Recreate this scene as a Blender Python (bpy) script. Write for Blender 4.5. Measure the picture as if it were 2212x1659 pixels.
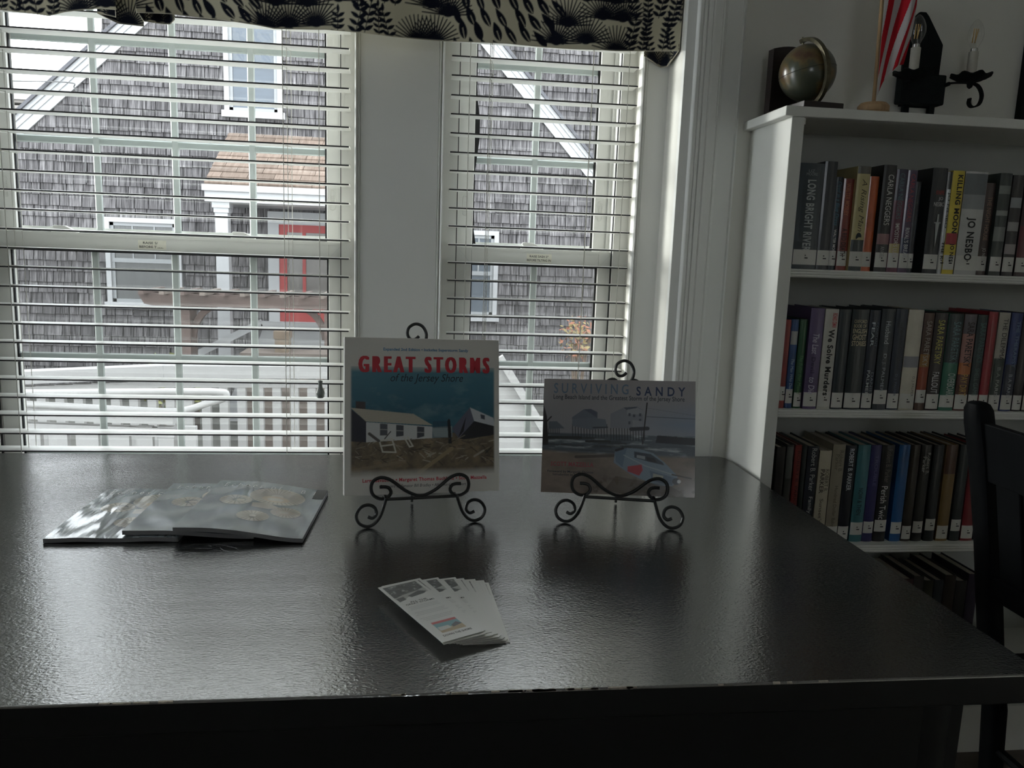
import bpy, bmesh, math, random
import numpy as np
from mathutils import Matrix, Vector

for o in list(bpy.data.objects):
    bpy.data.objects.remove(o)
SC = bpy.context.scene
COL = SC.collection

# ------------------------------------------------------------------ camera
CAM_F, CAM_PITCH, CAM_YAW, CAM_ROLL = 1700.0, -0.163211, 0.121462, 0.0353
cam_d = bpy.data.cameras.new('camera')
cam_d.sensor_width = 36.0
cam_d.lens = CAM_F / 2212 * 36
cam_d.clip_start = 0.02
cam_d.clip_end = 300
cam = bpy.data.objects.new('camera', cam_d)
COL.objects.link(cam)
fw = Vector((math.sin(CAM_YAW) * math.cos(CAM_PITCH), math.cos(CAM_YAW) * math.cos(CAM_PITCH), math.sin(CAM_PITCH)))
rt0 = fw.cross(Vector((0, 0, 1))).normalized()
up0 = rt0.cross(fw)
rt = math.cos(CAM_ROLL) * rt0 + math.sin(CAM_ROLL) * up0
up = -math.sin(CAM_ROLL) * rt0 + math.cos(CAM_ROLL) * up0
cam.matrix_world = Matrix(((rt.x, up.x, -fw.x, 0), (rt.y, up.y, -fw.y, 0), (rt.z, up.z, -fw.z, 1.25), (0, 0, 0, 1)))
SC.camera = cam

# ------------------------------------------------------------------ sky and exposure
SC.view_settings.view_transform = 'Standard'
SC.view_settings.look = 'None'
SC.view_settings.gamma = 1.0
SC.view_settings.use_curve_mapping = False
SC.view_settings.exposure = 0.0
SKY = 8.0
w = bpy.data.worlds.new('overcast_sky')
SC.world = w
w.use_nodes = True
nt = w.node_tree
bg = nt.nodes['Background']
tc = nt.nodes.new('ShaderNodeTexCoord')
nz = nt.nodes.new('ShaderNodeTexNoise')
nz.inputs['Scale'].default_value = 2.0
nz.inputs['Detail'].default_value = 3
cr = nt.nodes.new('ShaderNodeValToRGB')
cr.color_ramp.elements[0].color = (.86, .92, 1.0, 1)
cr.color_ramp.elements[1].color = (.96, .98, 1.0, 1)
nt.links.new(tc.outputs['Generated'], nz.inputs['Vector'])
nt.links.new(nz.outputs['Fac'], cr.inputs['Fac'])
nt.links.new(cr.outputs['Color'], bg.inputs['Color'])
bg.inputs['Strength'].default_value = SKY
# hazy sun low behind the cloud, to the left of the house across the way
sun_d = bpy.data.lights.new('hazy_sun', 'SUN')
sun_d.energy = 9.0
sun_d.angle = math.radians(24)
sun_d.color = (1.0, .98, .93)
sun = bpy.data.objects.new('hazy_sun', sun_d)
COL.objects.link(sun)
sun.location = (-12, 9, 6)
sun.rotation_euler = Vector((1.0, -.62, -.17)).to_track_quat('-Z', 'Y').to_euler()
try:
    SC.cycles.max_bounces = 12
    SC.cycles.diffuse_bounces = 7
    SC.cycles.glossy_bounces = 4
    SC.cycles.transparent_max_bounces = 24
except Exception:
    pass

# ------------------------------------------------------------------ helpers
def lin(c):
    return tuple((v / 12.92 if v <= .04045 else ((v + .055) / 1.055) ** 2.4) for v in c)

def rgb(r, g, b):
    return lin((r / 255, g / 255, b / 255))

MATS = {}
def mat(name, color, rough=.5, var=.06, scale=12., bump=0., bscale=80., metal=0., spec=.5, stretch=(1, 1, 1), coat=0., ior=None, coatr=.08):
    if name in MATS:
        return MATS[name]
    m = bpy.data.materials.new(name)
    m.use_nodes = True
    n = m.node_tree.nodes
    L = m.node_tree.links
    p = n['Principled BSDF']
    t = n.new('ShaderNodeTexCoord')
    mp = n.new('ShaderNodeMapping')
    mp.inputs['Scale'].default_value = stretch
    L.new(t.outputs['Object'], mp.inputs['Vector'])
    z = n.new('ShaderNodeTexNoise')
    z.inputs['Scale'].default_value = scale
    z.inputs['Detail'].default_value = 4
    L.new(mp.outputs['Vector'], z.inputs['Vector'])
    r = n.new('ShaderNodeValToRGB')
    r.color_ramp.elements[0].position = .3
    r.color_ramp.elements[1].position = .7
    r.color_ramp.elements[0].color = tuple(max(0, c * (1 - var)) for c in color[:3]) + (1,)
    r.color_ramp.elements[1].color = tuple(min(1, c * (1 + var)) for c in color[:3]) + (1,)
    L.new(z.outputs['Fac'], r.inputs['Fac'])
    L.new(r.outputs['Color'], p.inputs['Base Color'])
    p.inputs['Roughness'].default_value = rough
    p.inputs['Metallic'].default_value = metal
    p.inputs['Specular IOR Level'].default_value = spec
    if ior:
        p.inputs['IOR'].default_value = ior
    if coat:
        p.inputs['Coat Weight'].default_value = coat
        p.inputs['Coat Roughness'].default_value = coatr
    if bump:
        z2 = n.new('ShaderNodeTexNoise')
        z2.inputs['Scale'].default_value = bscale
        z2.inputs['Detail'].default_value = 3
        L.new(mp.outputs['Vector'], z2.inputs['Vector'])
        b = n.new('ShaderNodeBump')
        b.inputs['Strength'].default_value = bump
        b.inputs['Distance'].default_value = .002
        L.new(z2.outputs['Fac'], b.inputs['Height'])
        L.new(b.outputs['Normal'], p.inputs['Normal'])
    MATS[name] = m
    return m

def attr_mat(name, rough=.5, spec=.5, coat=0., bump=0., coatr=.1):
    m = bpy.data.materials.new(name)
    m.use_nodes = True
    n = m.node_tree.nodes
    L = m.node_tree.links
    p = n['Principled BSDF']
    a = n.new('ShaderNodeAttribute')
    a.attribute_name = 'print'
    z = n.new('ShaderNodeTexNoise')
    z.inputs['Scale'].default_value = 400
    mx = n.new('ShaderNodeMix')
    mx.data_type = 'RGBA'
    mx.blend_type = 'MULTIPLY'
    mx.inputs['Factor'].default_value = .12
    L.new(a.outputs['Color'], mx.inputs['A'])
    L.new(z.outputs['Fac'], mx.inputs['B'])
    L.new(mx.outputs['Result'], p.inputs['Base Color'])
    p.inputs['Roughness'].default_value = rough
    p.inputs['Specular IOR Level'].default_value = spec
    if coat:
        p.inputs['Coat Weight'].default_value = coat
        p.inputs['Coat Roughness'].default_value = coatr
    if bump:
        z2 = n.new('ShaderNodeTexNoise')
        z2.inputs['Scale'].default_value = 3.2; z2.inputs['Detail'].default_value = 0.5
        b = n.new('ShaderNodeBump')
        b.inputs['Strength'].default_value = bump
        b.inputs['Distance'].default_value = .02
        L.new(z2.outputs['Fac'], b.inputs['Height'])
        L.new(b.outputs['Normal'], p.inputs['Normal'])
    MATS[name] = m
    return m

def origin_of(o):
    v = Vector((0, 0, 0))
    while o is not None:
        v = v + o.location
        o = o.parent
    return v

class MB:
    def __init__(s):
        s.v = []
        s.f = []
        s.c = None
    def add(s, vs, fs):
        k = len(s.v)
        s.v += [tuple(p) for p in vs]
        s.f += [tuple(i + k for i in f) for f in fs]
        return s
    def box(s, x0, x1, y0, y1, z0, z1, M=None):
        vs = [(x0, y0, z0), (x1, y0, z0), (x1, y1, z0), (x0, y1, z0), (x0, y0, z1), (x1, y0, z1), (x1, y1, z1), (x0, y1, z1)]
        if M is not None:
            vs = [tuple(M @ Vector(p)) for p in vs]
        return s.add(vs, [(3, 2, 1, 0), (4, 5, 6, 7), (0, 1, 5, 4), (1, 2, 6, 5), (2, 3, 7, 6), (3, 0, 4, 7)])
    def bar(s, a, b, w_, h_):                     # rectangular bar from a to b
        a = Vector(a); b = Vector(b)
        d = (b - a).normalized()
        u = Vector((0, 0, 1)) if abs(d.z) < .95 else Vector((0, 1, 0))
        r = d.cross(u).normalized(); u = r.cross(d)
        vs = []
        for p in (a, b):
            for i, j in ((-1, -1), (1, -1), (1, 1), (-1, 1)):
                vs.append(p + r * (i * w_ / 2) + u * (j * h_ / 2))
        return s.add(vs, [(0, 1, 2, 3), (7, 6, 5, 4), (0, 4, 5, 1), (1, 5, 6, 2), (2, 6, 7, 3), (3, 7, 4, 0)])
    def prism(s, poly, axis, a, b):               # poly of 2D points extruded along axis from a to b
        n = len(poly)
        def P(p, t):
            if axis == 'X': return (t, p[0], p[1])
            if axis == 'Y': return (p[0], t, p[1])
            return (p[0], p[1], t)
        vs = [P(p, a) for p in poly] + [P(p, b) for p in poly]
        fs = [tuple(range(n - 1, -1, -1)), tuple(range(n, 2 * n))]
        fs += [(i, (i + 1) % n, n + (i + 1) % n, n + i) for i in range(n)]
        return s.add(vs, fs)
    def tube(s, path, r, n=8, taper=None, caps=True):
        path = [Vector(p) for p in path]
        k0 = len(s.v)
        vs = []
        prev = None
        for i, p in enumerate(path):
            d = (path[min(i + 1, len(path) - 1)] - path[max(i - 1, 0)]).normalized()
            if prev is None:
                u = Vector((0, 0, 1)) if abs(d.z) < .9 else Vector((1, 0, 0))
                a = d.cross(u).normalized()
            else:
                a = (prev - d * prev.dot(d)).normalized()
            prev = a
            b = d.cross(a)
            rr = r if taper is None else r * taper[i]
            for j in range(n):
                t = 2 * math.pi * j / n
                vs.append(p + a * (rr * math.cos(t)) + b * (rr * math.sin(t)))
        m = len(path)
        fs = [(i * n + j, i * n + (j + 1) % n, (i + 1) * n + (j + 1) % n, (i + 1) * n + j) for i in range(m - 1) for j in range(n)]
        if caps:
            fs += [tuple(range(n - 1, -1, -1)), tuple(range((m - 1) * n, m * n))]
        return s.add(vs, fs)
    def lathe(s, prof, c, n=24, M=None, caps=True):
        vs = []
        for r, z in prof:
            for j in range(n):
                t = 2 * math.pi * j / n
                p = Vector((r * math.cos(t), r * math.sin(t), z))
                if M is not None:
                    p = M @ p
                vs.append(p + Vector(c))
        m = len(prof)
        fs = [(i * n + j, i * n + (j + 1) % n, (i + 1) * n + (j + 1) % n, (i + 1) * n + j) for i in range(m - 1) for j in range(n)]
        if caps:
            fs += [tuple(range(n - 1, -1, -1)), tuple(range((m - 1) * n, m * n))]
        return s.add(vs, fs)
    def mesh(s, name, origin=(0, 0, 0), smooth=False, bevel=0., seg=2):
        me = bpy.data.meshes.new(name)
        o = Vector(origin)
        me.from_pydata([(p[0] - o.x, p[1] - o.y, p[2] - o.z) for p in s.v], [], s.f)
        if bevel:
            bm = bmesh.new(); bm.from_mesh(me)
            bmesh.ops.recalc_face_normals(bm, faces=bm.faces)
            bmesh.ops.bevel(bm, geom=list(bm.edges), offset=bevel, segments=seg, profile=.5, affect='EDGES', clamp_overlap=True)
            bm.to_mesh(me); bm.free()
        else:
            bm = bmesh.new(); bm.from_mesh(me)
            bmesh.ops.recalc_face_normals(bm, faces=bm.faces)
            bm.to_mesh(me); bm.free()
        if smooth:
            me.polygons.foreach_set('use_smooth', [True] * len(me.polygons))
            try:
                me.set_sharp_from_angle(angle=math.radians(40))
            except Exception:
                pass
        me.update()
        return me
    def build(s, name, m, parent=None, local=False, smooth=False, bevel=0., seg=2):
        o = (0, 0, 0) if (local or parent is None) else origin_of(parent)
        me = s.mesh(name, o, smooth, bevel, seg)
        return link(name, me, m, parent)

def link(name, me, m, parent=None):
    if m is not None and not me.materials:
        me.materials.append(m)
    ob = bpy.data.objects.new(name, me)
    COL.objects.link(ob)
    if parent is not None:
        ob.parent = parent
    return ob

def tag(o, label=None, cat=None, group=None, kind=None):
    if label: o['label'] = label
    if cat: o['category'] = cat
    if group: o['group'] = group
    if kind: o['kind'] = kind
    return o

def thing(name, label, cat, loc=(0, 0, 0), group=None, M=None):
    o = bpy.data.objects.new(name, None)
    o.empty_display_size = .05
    COL.objects.link(o)
    if M is not None:
        o.matrix_world = M
    else:
        o.location = loc
    return tag(o, label, cat, group)

def struct(name, mb, m, **k):
    o = mb.build(name, m, **k)
    o['kind'] = 'structure'
    return o

TEXTS = {}
def text2d(s, bold=0., shear=0.):
    """flat text as 2D verts (normalised so that width is 1) and faces; also its aspect"""
    key = (s, bold, shear)
    if key in TEXTS:
        return TEXTS[key]
    c = bpy.data.curves.new('lettering', 'FONT')
    c.body = s
    c.resolution_u = 3
    c.offset = bold
    if bold > .02:
        c.space_character = 1.0 + bold * 4
    c.shear = shear
    ob = bpy.data.objects.new('lettering', c)
    me = bpy.data.meshes.new_from_object(ob)
    v = np.zeros(len(me.vertices) * 3)
    me.vertices.foreach_get('co', v)
    v = v.reshape(-1, 3)[:, :2]
    fs = [tuple(p.vertices) for p in me.polygons]
    bpy.data.objects.remove(ob); bpy.data.curves.remove(c); bpy.data.meshes.remove(me)
    mn = v.min(0); mx = v.max(0)
    v = (v - mn) / (mx - mn)
    TEXTS[key] = (v, fs, (mx[0] - mn[0]) / (mx[1] - mn[1]))
    return TEXTS[key]

def text_mb(s, o, ex, ey, bold=0., shear=0., mb=None):
    """place text in the parallelogram with corner o, width vector ex, height vector ey"""
    v, fs, _ = text2d(s, bold, shear)
    o = Vector(o); ex = Vector(ex); ey = Vector(ey)
    mb = mb or MB()
    mb.add([o + ex * float(a) + ey * float(b) for a, b in v], fs)
    return mb

# ------------------------------------------------------------------ little painter for flat print (covers, cloth)
class Paint:
    def __init__(s, nx, ny, base, w=1., h=1.):
        s.nx, s.ny, s.w, s.h = nx, ny, w, h
        s.a = np.empty((ny, nx, 3)); s.a[:] = base
        s.X, s.Y = np.meshgrid(np.linspace(0, w, nx), np.linspace(0, h, ny))   # y downwards
        s.px = w / nx
    def put(s, m, c, sl=None):
        A = s.a if sl is None else s.a[sl]
        A[:] = A * (1 - m[..., None]) + np.array(c) * m[..., None]
    def sl(s, x0, x1, y0, y1):
        i0 = max(0, int((x0) / s.w * (s.nx - 1)) - 2); i1 = min(s.nx, int(x1 / s.w * (s.nx - 1)) + 4)
        j0 = max(0, int((y0) / s.h * (s.ny - 1)) - 2); j1 = min(s.ny, int(y1 / s.h * (s.ny - 1)) + 4)
        if i0 >= i1 or j0 >= j1: return None
        return (slice(j0, j1), slice(i0, i1))
    def poly(s, pts, c, al=1.):
        xs = [p[0] for p in pts]; ys = [p[1] for p in pts]
        sl = s.sl(min(xs), max(xs), min(ys), max(ys))
        if sl is None: return
        X, Y = s.X[sl], s.Y[sl]
        acc = np.zeros(X.shape)
        for dx, dy in ((-.25, -.25), (.25, -.25), (-.25, .25), (.25, .25)):
            ins = np.zeros(X.shape, bool)
            x = X + dx * s.px; y = Y + dy * s.px
            n = len(pts)
            for i in range(n):
                x0, y0 = pts[i]; x1, y1 = pts[(i + 1) % n]
                if y0 == y1: continue
                cnd = ((y0 > y) != (y1 > y)) & (x < (x1 - x0) * (y - y0) / (y1 - y0) + x0)
                ins ^= cnd
            acc += ins
        s.put(acc / 4 * al, c, sl)
    def line(s, a, b, wd, c, al=1., wd2=None):
        wd2 = wd if wd2 is None else wd2
        mw = max(wd, wd2)
        sl = s.sl(min(a[0], b[0]) - mw, max(a[0], b[0]) + mw, min(a[1], b[1]) - mw, max(a[1], b[1]) + mw)
        if sl is None: return
        X, Y = s.X[sl], s.Y[sl]
        dx, dy = b[0] - a[0], b[1] - a[1]
        t = np.clip(((X - a[0]) * dx + (Y - a[1]) * dy) / (dx * dx + dy * dy + 1e-12), 0, 1)
        d = np.hypot(X - a[0] - t * dx, Y - a[1] - t * dy)
        wv = (wd + (wd2 - wd) * t) / 2
        s.put(np.clip((wv - d) / s.px + .5, 0, 1) * al, c, sl)
    def ell(s, x, y, rx, ry, c, al=1., rot=0., soft=0.):
        R = max(rx, ry) * (1 + soft)
        sl = s.sl(x - R, x + R, y - R, y + R)
        if sl is None: return
        X, Y = s.X[sl] - x, s.Y[sl] - y
        u = X * math.cos(rot) + Y * math.sin(rot); v = -X * math.sin(rot) + Y * math.cos(rot)
        d = np.sqrt((u / rx) ** 2 + (v / ry) ** 2)
        e = max(s.px / min(rx, ry), soft)
        s.put(np.clip((1 - d) / e + .5, 0, 1) * al, c, sl)
    def leaf(s, x, y, ln, wd, ang, c, vein=None):
        sl = s.sl(x - ln, x + ln, y - ln, y + ln)
        if sl is None: return
        X, Y = s.X[sl] - x, s.Y[sl] - y
        u = (X * math.cos(ang) + Y * math.sin(ang)) / ln; v = -X * math.sin(ang) + Y * math.cos(ang)
        uu = np.clip(u, 0, 1)
        half = wd / 2 * np.sin(np.pi * uu ** .8) ** .85 * ((u > 0) & (u < 1))
        m = np.clip((half - np.abs(v)) / s.px + .5, 0, 1) * (half > 0)
        if vein is not None:
            m = m * (1 - np.clip((s.px * vein - np.abs(v)) / s.px + .5, 0, 1) * ((u < .55) & (u > .02)))
        s.put(m, c, sl)
    def noise(s, fx, fy, seed, oct_=4):
        rng = np.random.RandomState(seed)
        out = np.zeros((s.ny, s.nx)); amp = 1.; tot = 0
        for k in range(oct_):
            gx, gy = max(2, int(fx * 2 ** k)), max(2, int(fy * 2 ** k))
            g = rng.rand(gy + 2, gx + 2)
            x = s.X / s.w * gx; y = s.Y / s.h * gy
            i = np.minimum(x.astype(int), gx); j = np.minimum(y.astype(int), gy)
            fx_ = x - i; fy_ = y - j
            fx_ = fx_ * fx_ * (3 - 2 * fx_); fy_ = fy_ * fy_ * (3 - 2 * fy_)
            v = (g[j, i] * (1 - fx_) + g[j, i + 1] * fx_) * (1 - fy_) + (g[j + 1, i] * (1 - fx_) + g[j + 1, i + 1] * fx_) * fy_
            out += v * amp; tot += amp; amp *= .55
        return out / tot
    def sheet(s, name, fn):
        """grid mesh, fn(u, v) -> arrays x, y, z with u right and v down in 0..1"""
        u = s.X / s.w; v = s.Y / s.h
        x, y, z = fn(u, v)
        co = np.stack([x, y, z], -1).reshape(-1, 3)
        idx = np.arange(s.nx * s.ny).reshape(s.ny, s.nx)
        q = np.stack([idx[1:, :-1], idx[1:, 1:], idx[:-1, 1:], idx[:-1, :-1]], -1).reshape(-1, 4)
        me = bpy.data.meshes.new(name)
        me.vertices.add(len(co)); me.vertices.foreach_set('co', co.astype(np.float32).ravel())
        me.loops.add(q.size); me.loops.foreach_set('vertex_index', q.ravel().astype(np.int32))
        me.polygons.add(len(q)); me.polygons.foreach_set('loop_start', np.arange(0, q.size, 4, dtype=np.int32))
        me.update(calc_edges=True)
        at = me.color_attributes.new('print', 'FLOAT_COLOR', 'POINT')
        cc = np.ones((len(co), 4), np.float32); cc[:, :3] = np.clip(s.a.reshape(-1, 3), 0, 1)
        at.data.foreach_set('color', cc.ravel())
        me.polygons.foreach_set('use_smooth', [True] * len(q))
        me.validate()
        return me

# ------------------------------------------------------------------ materials
M_wall = mat('wall_paint', (.70, .69, .64), .6, .02, 3, .05, 300)
M_trim = mat('white_trim_paint', (.78, .785, .76), .38, .02, 4)
M_vinyl = mat('white_vinyl', (.68, .68, .645), .35, .015, 6)
M_grille = mat('grille_vinyl', (.50, .535, .525), .45, .015, 6)
M_slat = mat('blind_slat', (.82, .82, .79), .4, .015, 5)
M_slat_edge = mat('slat_edge_shade', (.060, .060, .064), .6, .1, 40)  # shade of the white slats' room-facing edges, put into the colour
M_cord = mat('cord', (.55, .54, .50), .8, .05, 60)
M_black = mat('gasket_and_gap_black', (.008, .009, .01), .6, .1, 30)
M_ceil = mat('ceiling_paint', (.72, .72, .69), .8, .02, 2)
M_floor = mat('floor_boards', (.05, .034, .024), .4, .25, 6, .2, 40, stretch=(1, 8, 1))
M_iron = mat('wrought_iron', (.012, .014, .015), .45, .3, 60, .3, 200, metal=.0)
M_shelf = mat('bookcase_paint', (.74, .74, .70), .45, .02, 5)
M_paper = mat('page_block', (.55, .50, .42), .8, .12, 200, stretch=(1, 1, 1))
M_chair = mat('black_chair_paint', (.005, .006, .007), .6, .2, 20, spec=.10)
M_desk_under = mat('black_desk_paint', (.005, .006, .007), .55, .2, 8, .1, 120)

def desk_top_material():
    m = bpy.data.materials.new('black_satin_tabletop')
    m.use_nodes = True
    n = m.node_tree.nodes; L = m.node_tree.links
    p = n['Principled BSDF']
    t = n.new('ShaderNodeTexCoord')
    p.inputs['Roughness'].default_value = .19
    p.inputs['IOR'].default_value = 3.8
    z = n.new('ShaderNodeTexNoise'); z.inputs['Scale'].default_value = 5; z.inputs['Detail'].default_value = 5
    r = n.new('ShaderNodeValToRGB')
    r.color_ramp.elements[0].color = (.004, .005, .006, 1); r.color_ramp.elements[1].color = (.007, .008, .009, 1)
    L.new(t.outputs['Object'], z.inputs['Vector']); L.new(z.outputs['Fac'], r.inputs['Fac']); L.new(r.outputs['Color'], p.inputs['Base Color'])
    mp = n.new('ShaderNodeMapping'); mp.inputs['Scale'].default_value = (.6, 1, 1)
    L.new(t.outputs['Object'], mp.inputs['Vector'])
    a = n.new('ShaderNodeTexNoise'); a.inputs['Scale'].default_value = 300; a.inputs['Detail'].default_value = 2
    L.new(mp.outputs['Vector'], a.inputs['Vector'])
    b = n.new('ShaderNodeTexNoise'); b.inputs['Scale'].default_value = 60; b.inputs['Detail'].default_value = 3
    L.new(mp.outputs['Vector'], b.inputs['Vector'])
    ad = n.new('ShaderNodeMath'); ad.operation = 'MULTIPLY_ADD'; ad.inputs[1].default_value = .6
    L.new(b.outputs['Fac'], ad.inputs[0]); L.new(a.outputs['Fac'], ad.inputs[2])
    # hairline scratches: thin level lines of a warped noise, broken up by a second noise
    sc = n.new('ShaderNodeTexNoise'); sc.inputs['Scale'].default_value = 7; sc.inputs['Detail'].default_value = 1.0; sc.inputs['Distortion'].default_value = 2.0
    L.new(t.outputs['Object'], sc.inputs['Vector'])
    s1 = n.new('ShaderNodeMath'); s1.operation = 'SUBTRACT'; s1.inputs[1].default_value = .5; L.new(sc.outputs['Fac'], s1.inputs[0])
    s2 = n.new('ShaderNodeMath'); s2.operation = 'ABSOLUTE'; L.new(s1.outputs[0], s2.inputs[0])
    s3 = n.new('ShaderNodeMath'); s3.operation = 'LESS_THAN'; s3.inputs[1].default_value = .0030; L.new(s2.outputs[0], s3.inputs[0])
    sm = n.new('ShaderNodeTexNoise'); sm.inputs['Scale'].default_value = 16; L.new(t.outputs['Object'], sm.inputs['Vector'])
    s4 = n.new('ShaderNodeMath'); s4.operation = 'GREATER_THAN'; s4.inputs[1].default_value = .55; L.new(sm.outputs['Fac'], s4.inputs[0])
    s5 = n.new('ShaderNodeMath'); s5.operation = 'MULTIPLY'; L.new(s3.outputs[0], s5.inputs[0]); L.new(s4.outputs[0], s5.inputs[1])
    s6 = n.new('ShaderNodeMath'); s6.operation = 'MULTIPLY_ADD'; s6.inputs[1].default_value = -2.0
    L.new(s5.outputs[0], s6.inputs[0]); L.new(ad.outputs[0], s6.inputs[2])
    bp = n.new('ShaderNodeBump'); bp.inputs['Strength'].default_value = .7; bp.inputs['Distance'].default_value = .0006
    L.new(s6.outputs[0], bp.inputs['Height']); L.new(bp.outputs['Normal'], p.inputs['Normal'])
    return m
M_desk = desk_top_material()

def glass_material(name, tint=(.97, .985, .98), refl=1.0):
    m = bpy.data.materials.new(name)
    m.use_nodes = True
    n = m.node_tree.nodes; L = m.node_tree.links
    n.remove(n['Principled BSDF'])
    tr = n.new('ShaderNodeBsdfTransparent'); tr.inputs['Color'].default_value = tint + (1,)
    gl = n.new('ShaderNodeBsdfGlossy'); gl.inputs['Roughness'].default_value = .01
    fr = n.new('ShaderNodeFresnel')
    ge_ = n.new('ShaderNodeNewGeometry')                     # same reflectance on both faces of the thin pane
    io = n.new('ShaderNodeMapRange'); io.inputs['To Min'].default_value = 1.5; io.inputs['To Max'].default_value = 1 / 1.5
    L.new(ge_.outputs['Backfacing'], io.inputs['Value']); L.new(io.outputs[0], fr.inputs['IOR'])
    z = n.new('ShaderNodeTexNoise'); z.inputs['Scale'].default_value = 3
    mu = n.new('ShaderNodeMath'); mu.operation = 'MULTIPLY'; mu.inputs[1].default_value = refl
    mx = n.new('ShaderNodeMixShader')
    bp = n.new('ShaderNodeBump'); bp.inputs['Strength'].default_value = .02
    L.new(z.outputs['Fac'], bp.inputs['Height']); L.new(bp.outputs['Normal'], gl.inputs['Normal'])
    L.new(fr.outputs[0], mu.inputs[0]); L.new(mu.outputs[0], mx.inputs['Fac'])
    L.new(tr.outputs[0], mx.inputs[1]); L.new(gl.outputs[0], mx.inputs[2])
    L.new(mx.outputs[0], n['Material Output'].inputs['Surface'])
    return m
M_glass = glass_material('window_glass', refl=1.0)
M_bulb = glass_material('bulb_glass', (.96, .96, .95), 1.3)

def screen_material():
    m = bpy.data.materials.new('insect_screen_mesh')
    m.use_nodes = True
    n = m.node_tree.nodes; L = m.node_tree.links
    n.remove(n['Principled BSDF'])
    tr = n.new('ShaderNodeBsdfTransparent')
    df = n.new('ShaderNodeBsdfDiffuse'); df.inputs['Color'].default_value = (.15, .147, .143, 1)
    z = n.new('ShaderNodeTexNoise'); z.inputs['Scale'].default_value = 500
    mr = n.new('ShaderNodeMapRange'); mr.inputs['To Min'].default_value = .12; mr.inputs['To Max'].default_value = .30
    mx = n.new('ShaderNodeMixShader')
    L.new(z.outputs['Fac'], mr.inputs['Value']); L.new(mr.outputs[0], mx.inputs['Fac'])
    L.new(tr.outputs[0], mx.inputs[1]); L.new(df.outputs[0], mx.inputs[2])
    L.new(mx.outputs[0], n['Material Output'].inputs['Surface'])
    return m
M_screen = screen_material()

def shingle_material(name, c0, c1, c2):
    m = bpy.data.materials.new(name)
    m.use_nodes = True
    n = m.node_tree.nodes; L = m.node_tree.links
    p = n['Principled BSDF']
    p.inputs['Roughness'].default_value = .9
    p.inputs['Specular IOR Level'].default_value = .1
    g = n.new('ShaderNodeNewGeometry'); oi = n.new('ShaderNodeObjectInfo')
    t = n.new('ShaderNodeMapping'); t.inputs['Scale'].default_value = (52, 3, 3.0)
    L.new(g.outputs['Position'], t.inputs['Vector'])
    z = n.new('ShaderNodeTexNoise'); z.inputs['Scale'].default_value = 1.0; z.inputs['Detail'].default_value = 5; z.inputs['Roughness'].default_value = .65
    L.new(t.outputs['Vector'], z.inputs['Vector'])
    r = n.new('ShaderNodeValToRGB')
    e = r.color_ramp.elements
    e[0].position = .34; e[0].color = c0 + (1,)
    e[1].position = .66; e[1].color = c2 + (1,)
    k = e.new(.50); k.color = c1 + (1,)
    L.new(z.outputs['Fac'], r.inputs['Fac'])
    ad = n.new('ShaderNodeMath'); ad.operation = 'ADD'
    L.new(g.outputs['Random Per Island'], ad.inputs[0]); L.new(oi.outputs['Random'], ad.inputs[1])
    fr = n.new('ShaderNodeMath'); fr.operation = 'FRACT'; L.new(ad.outputs[0], fr.inputs[0])
    mr = n.new('ShaderNodeMapRange'); mr.inputs['To Min'].default_value = .72; mr.inputs['To Max'].default_value = 1.15
    L.new(fr.outputs[0], mr.inputs['Value'])
    mx = n.new('ShaderNodeMix'); mx.data_type = 'RGBA'; mx.blend_type = 'MULTIPLY'; mx.inputs['Factor'].default_value = 1
    L.new(r.outputs['Color'], mx.inputs['A']); L.new(mr.outputs[0], mx.inputs['B'])
    L.new(mx.outputs['Result'], p.inputs['Base Color'])
    return m
M_shingle = shingle_material('weathered_cedar', (.020, .019, .0195), (.075, .071, .073), (.150, .144, .145))
M_asphalt = shingle_material('tan_asphalt_shingle', (.10, .075, .06), (.13, .10, .082), (.155, .122, .10))

# ================================================================== ROOM SHELL
YW = 1.945
RX0, RX1 = -1.20, .625          # recess of the window bay
RZ0, RZ1 = .36, 2.14
YR = 2.05                        # face of the window casings inside the recess
W1 = (-1.10, -.163)
W2 = (.057, .556)
struct('floor', MB().box(-2.4, 2.8, -3.0, 2.3, -.1, 0), M_floor)
struct('ceiling', MB().box(-2.4, 2.8, -3.0, 2.3, 2.6, 2.7), M_ceil)
wf = MB()
wf.box(-2.4, RX0, YW, 2.26, 0, 2.6).box(RX1, 2.8, YW, 2.26, 0, 2.6)
wf.box(RX0, RX1, YW, 2.26, RZ1, 2.6).box(RX0, RX1, YW, 2.26, 0, RZ0)
wf.box(RX0, W1[0], YR + .015, 2.26, RZ0, RZ1).box(W1[1], W2[0], YR + .015, 2.26, RZ0, RZ1).box(W2[1], RX1, YR + .015, 2.26, RZ0, RZ1)
wf.box(W1[0], W1[1], YR + .015, 2.26, 2.10, RZ1).box(W2[0], W2[1], YR + .015, 2.26, 2.10, RZ1)
struct('wall_front', wf, M_wall)
LW = (1.38, 1.93, .20, 2.45)                 # unseen window added in the left wall for fill light: y0, y1, z0, z1
wl = MB().box(-2.4, -2.2, -3.0, LW[0], 0, 2.6).box(-2.4, -2.2, LW[1], YW, 0, 2.6)
wl.box(-2.4, -2.2, LW[0], LW[1], 0, LW[2]).box(-2.4, -2.2, LW[0], LW[1], LW[3], 2.6)
struct('wall_left', wl, M_wall)
w3 = bpy.data.objects.new('fill_window_left', None); COL.objects.link(w3); w3.location = (-2.3, 1.65, LW[2]); w3['kind'] = 'structure'
fb = MB().box(-2.33, -2.27, LW[0], LW[0] + .05, LW[2], LW[3]).box(-2.33, -2.27, LW[1] - .05, LW[1], LW[2], LW[3])
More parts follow.
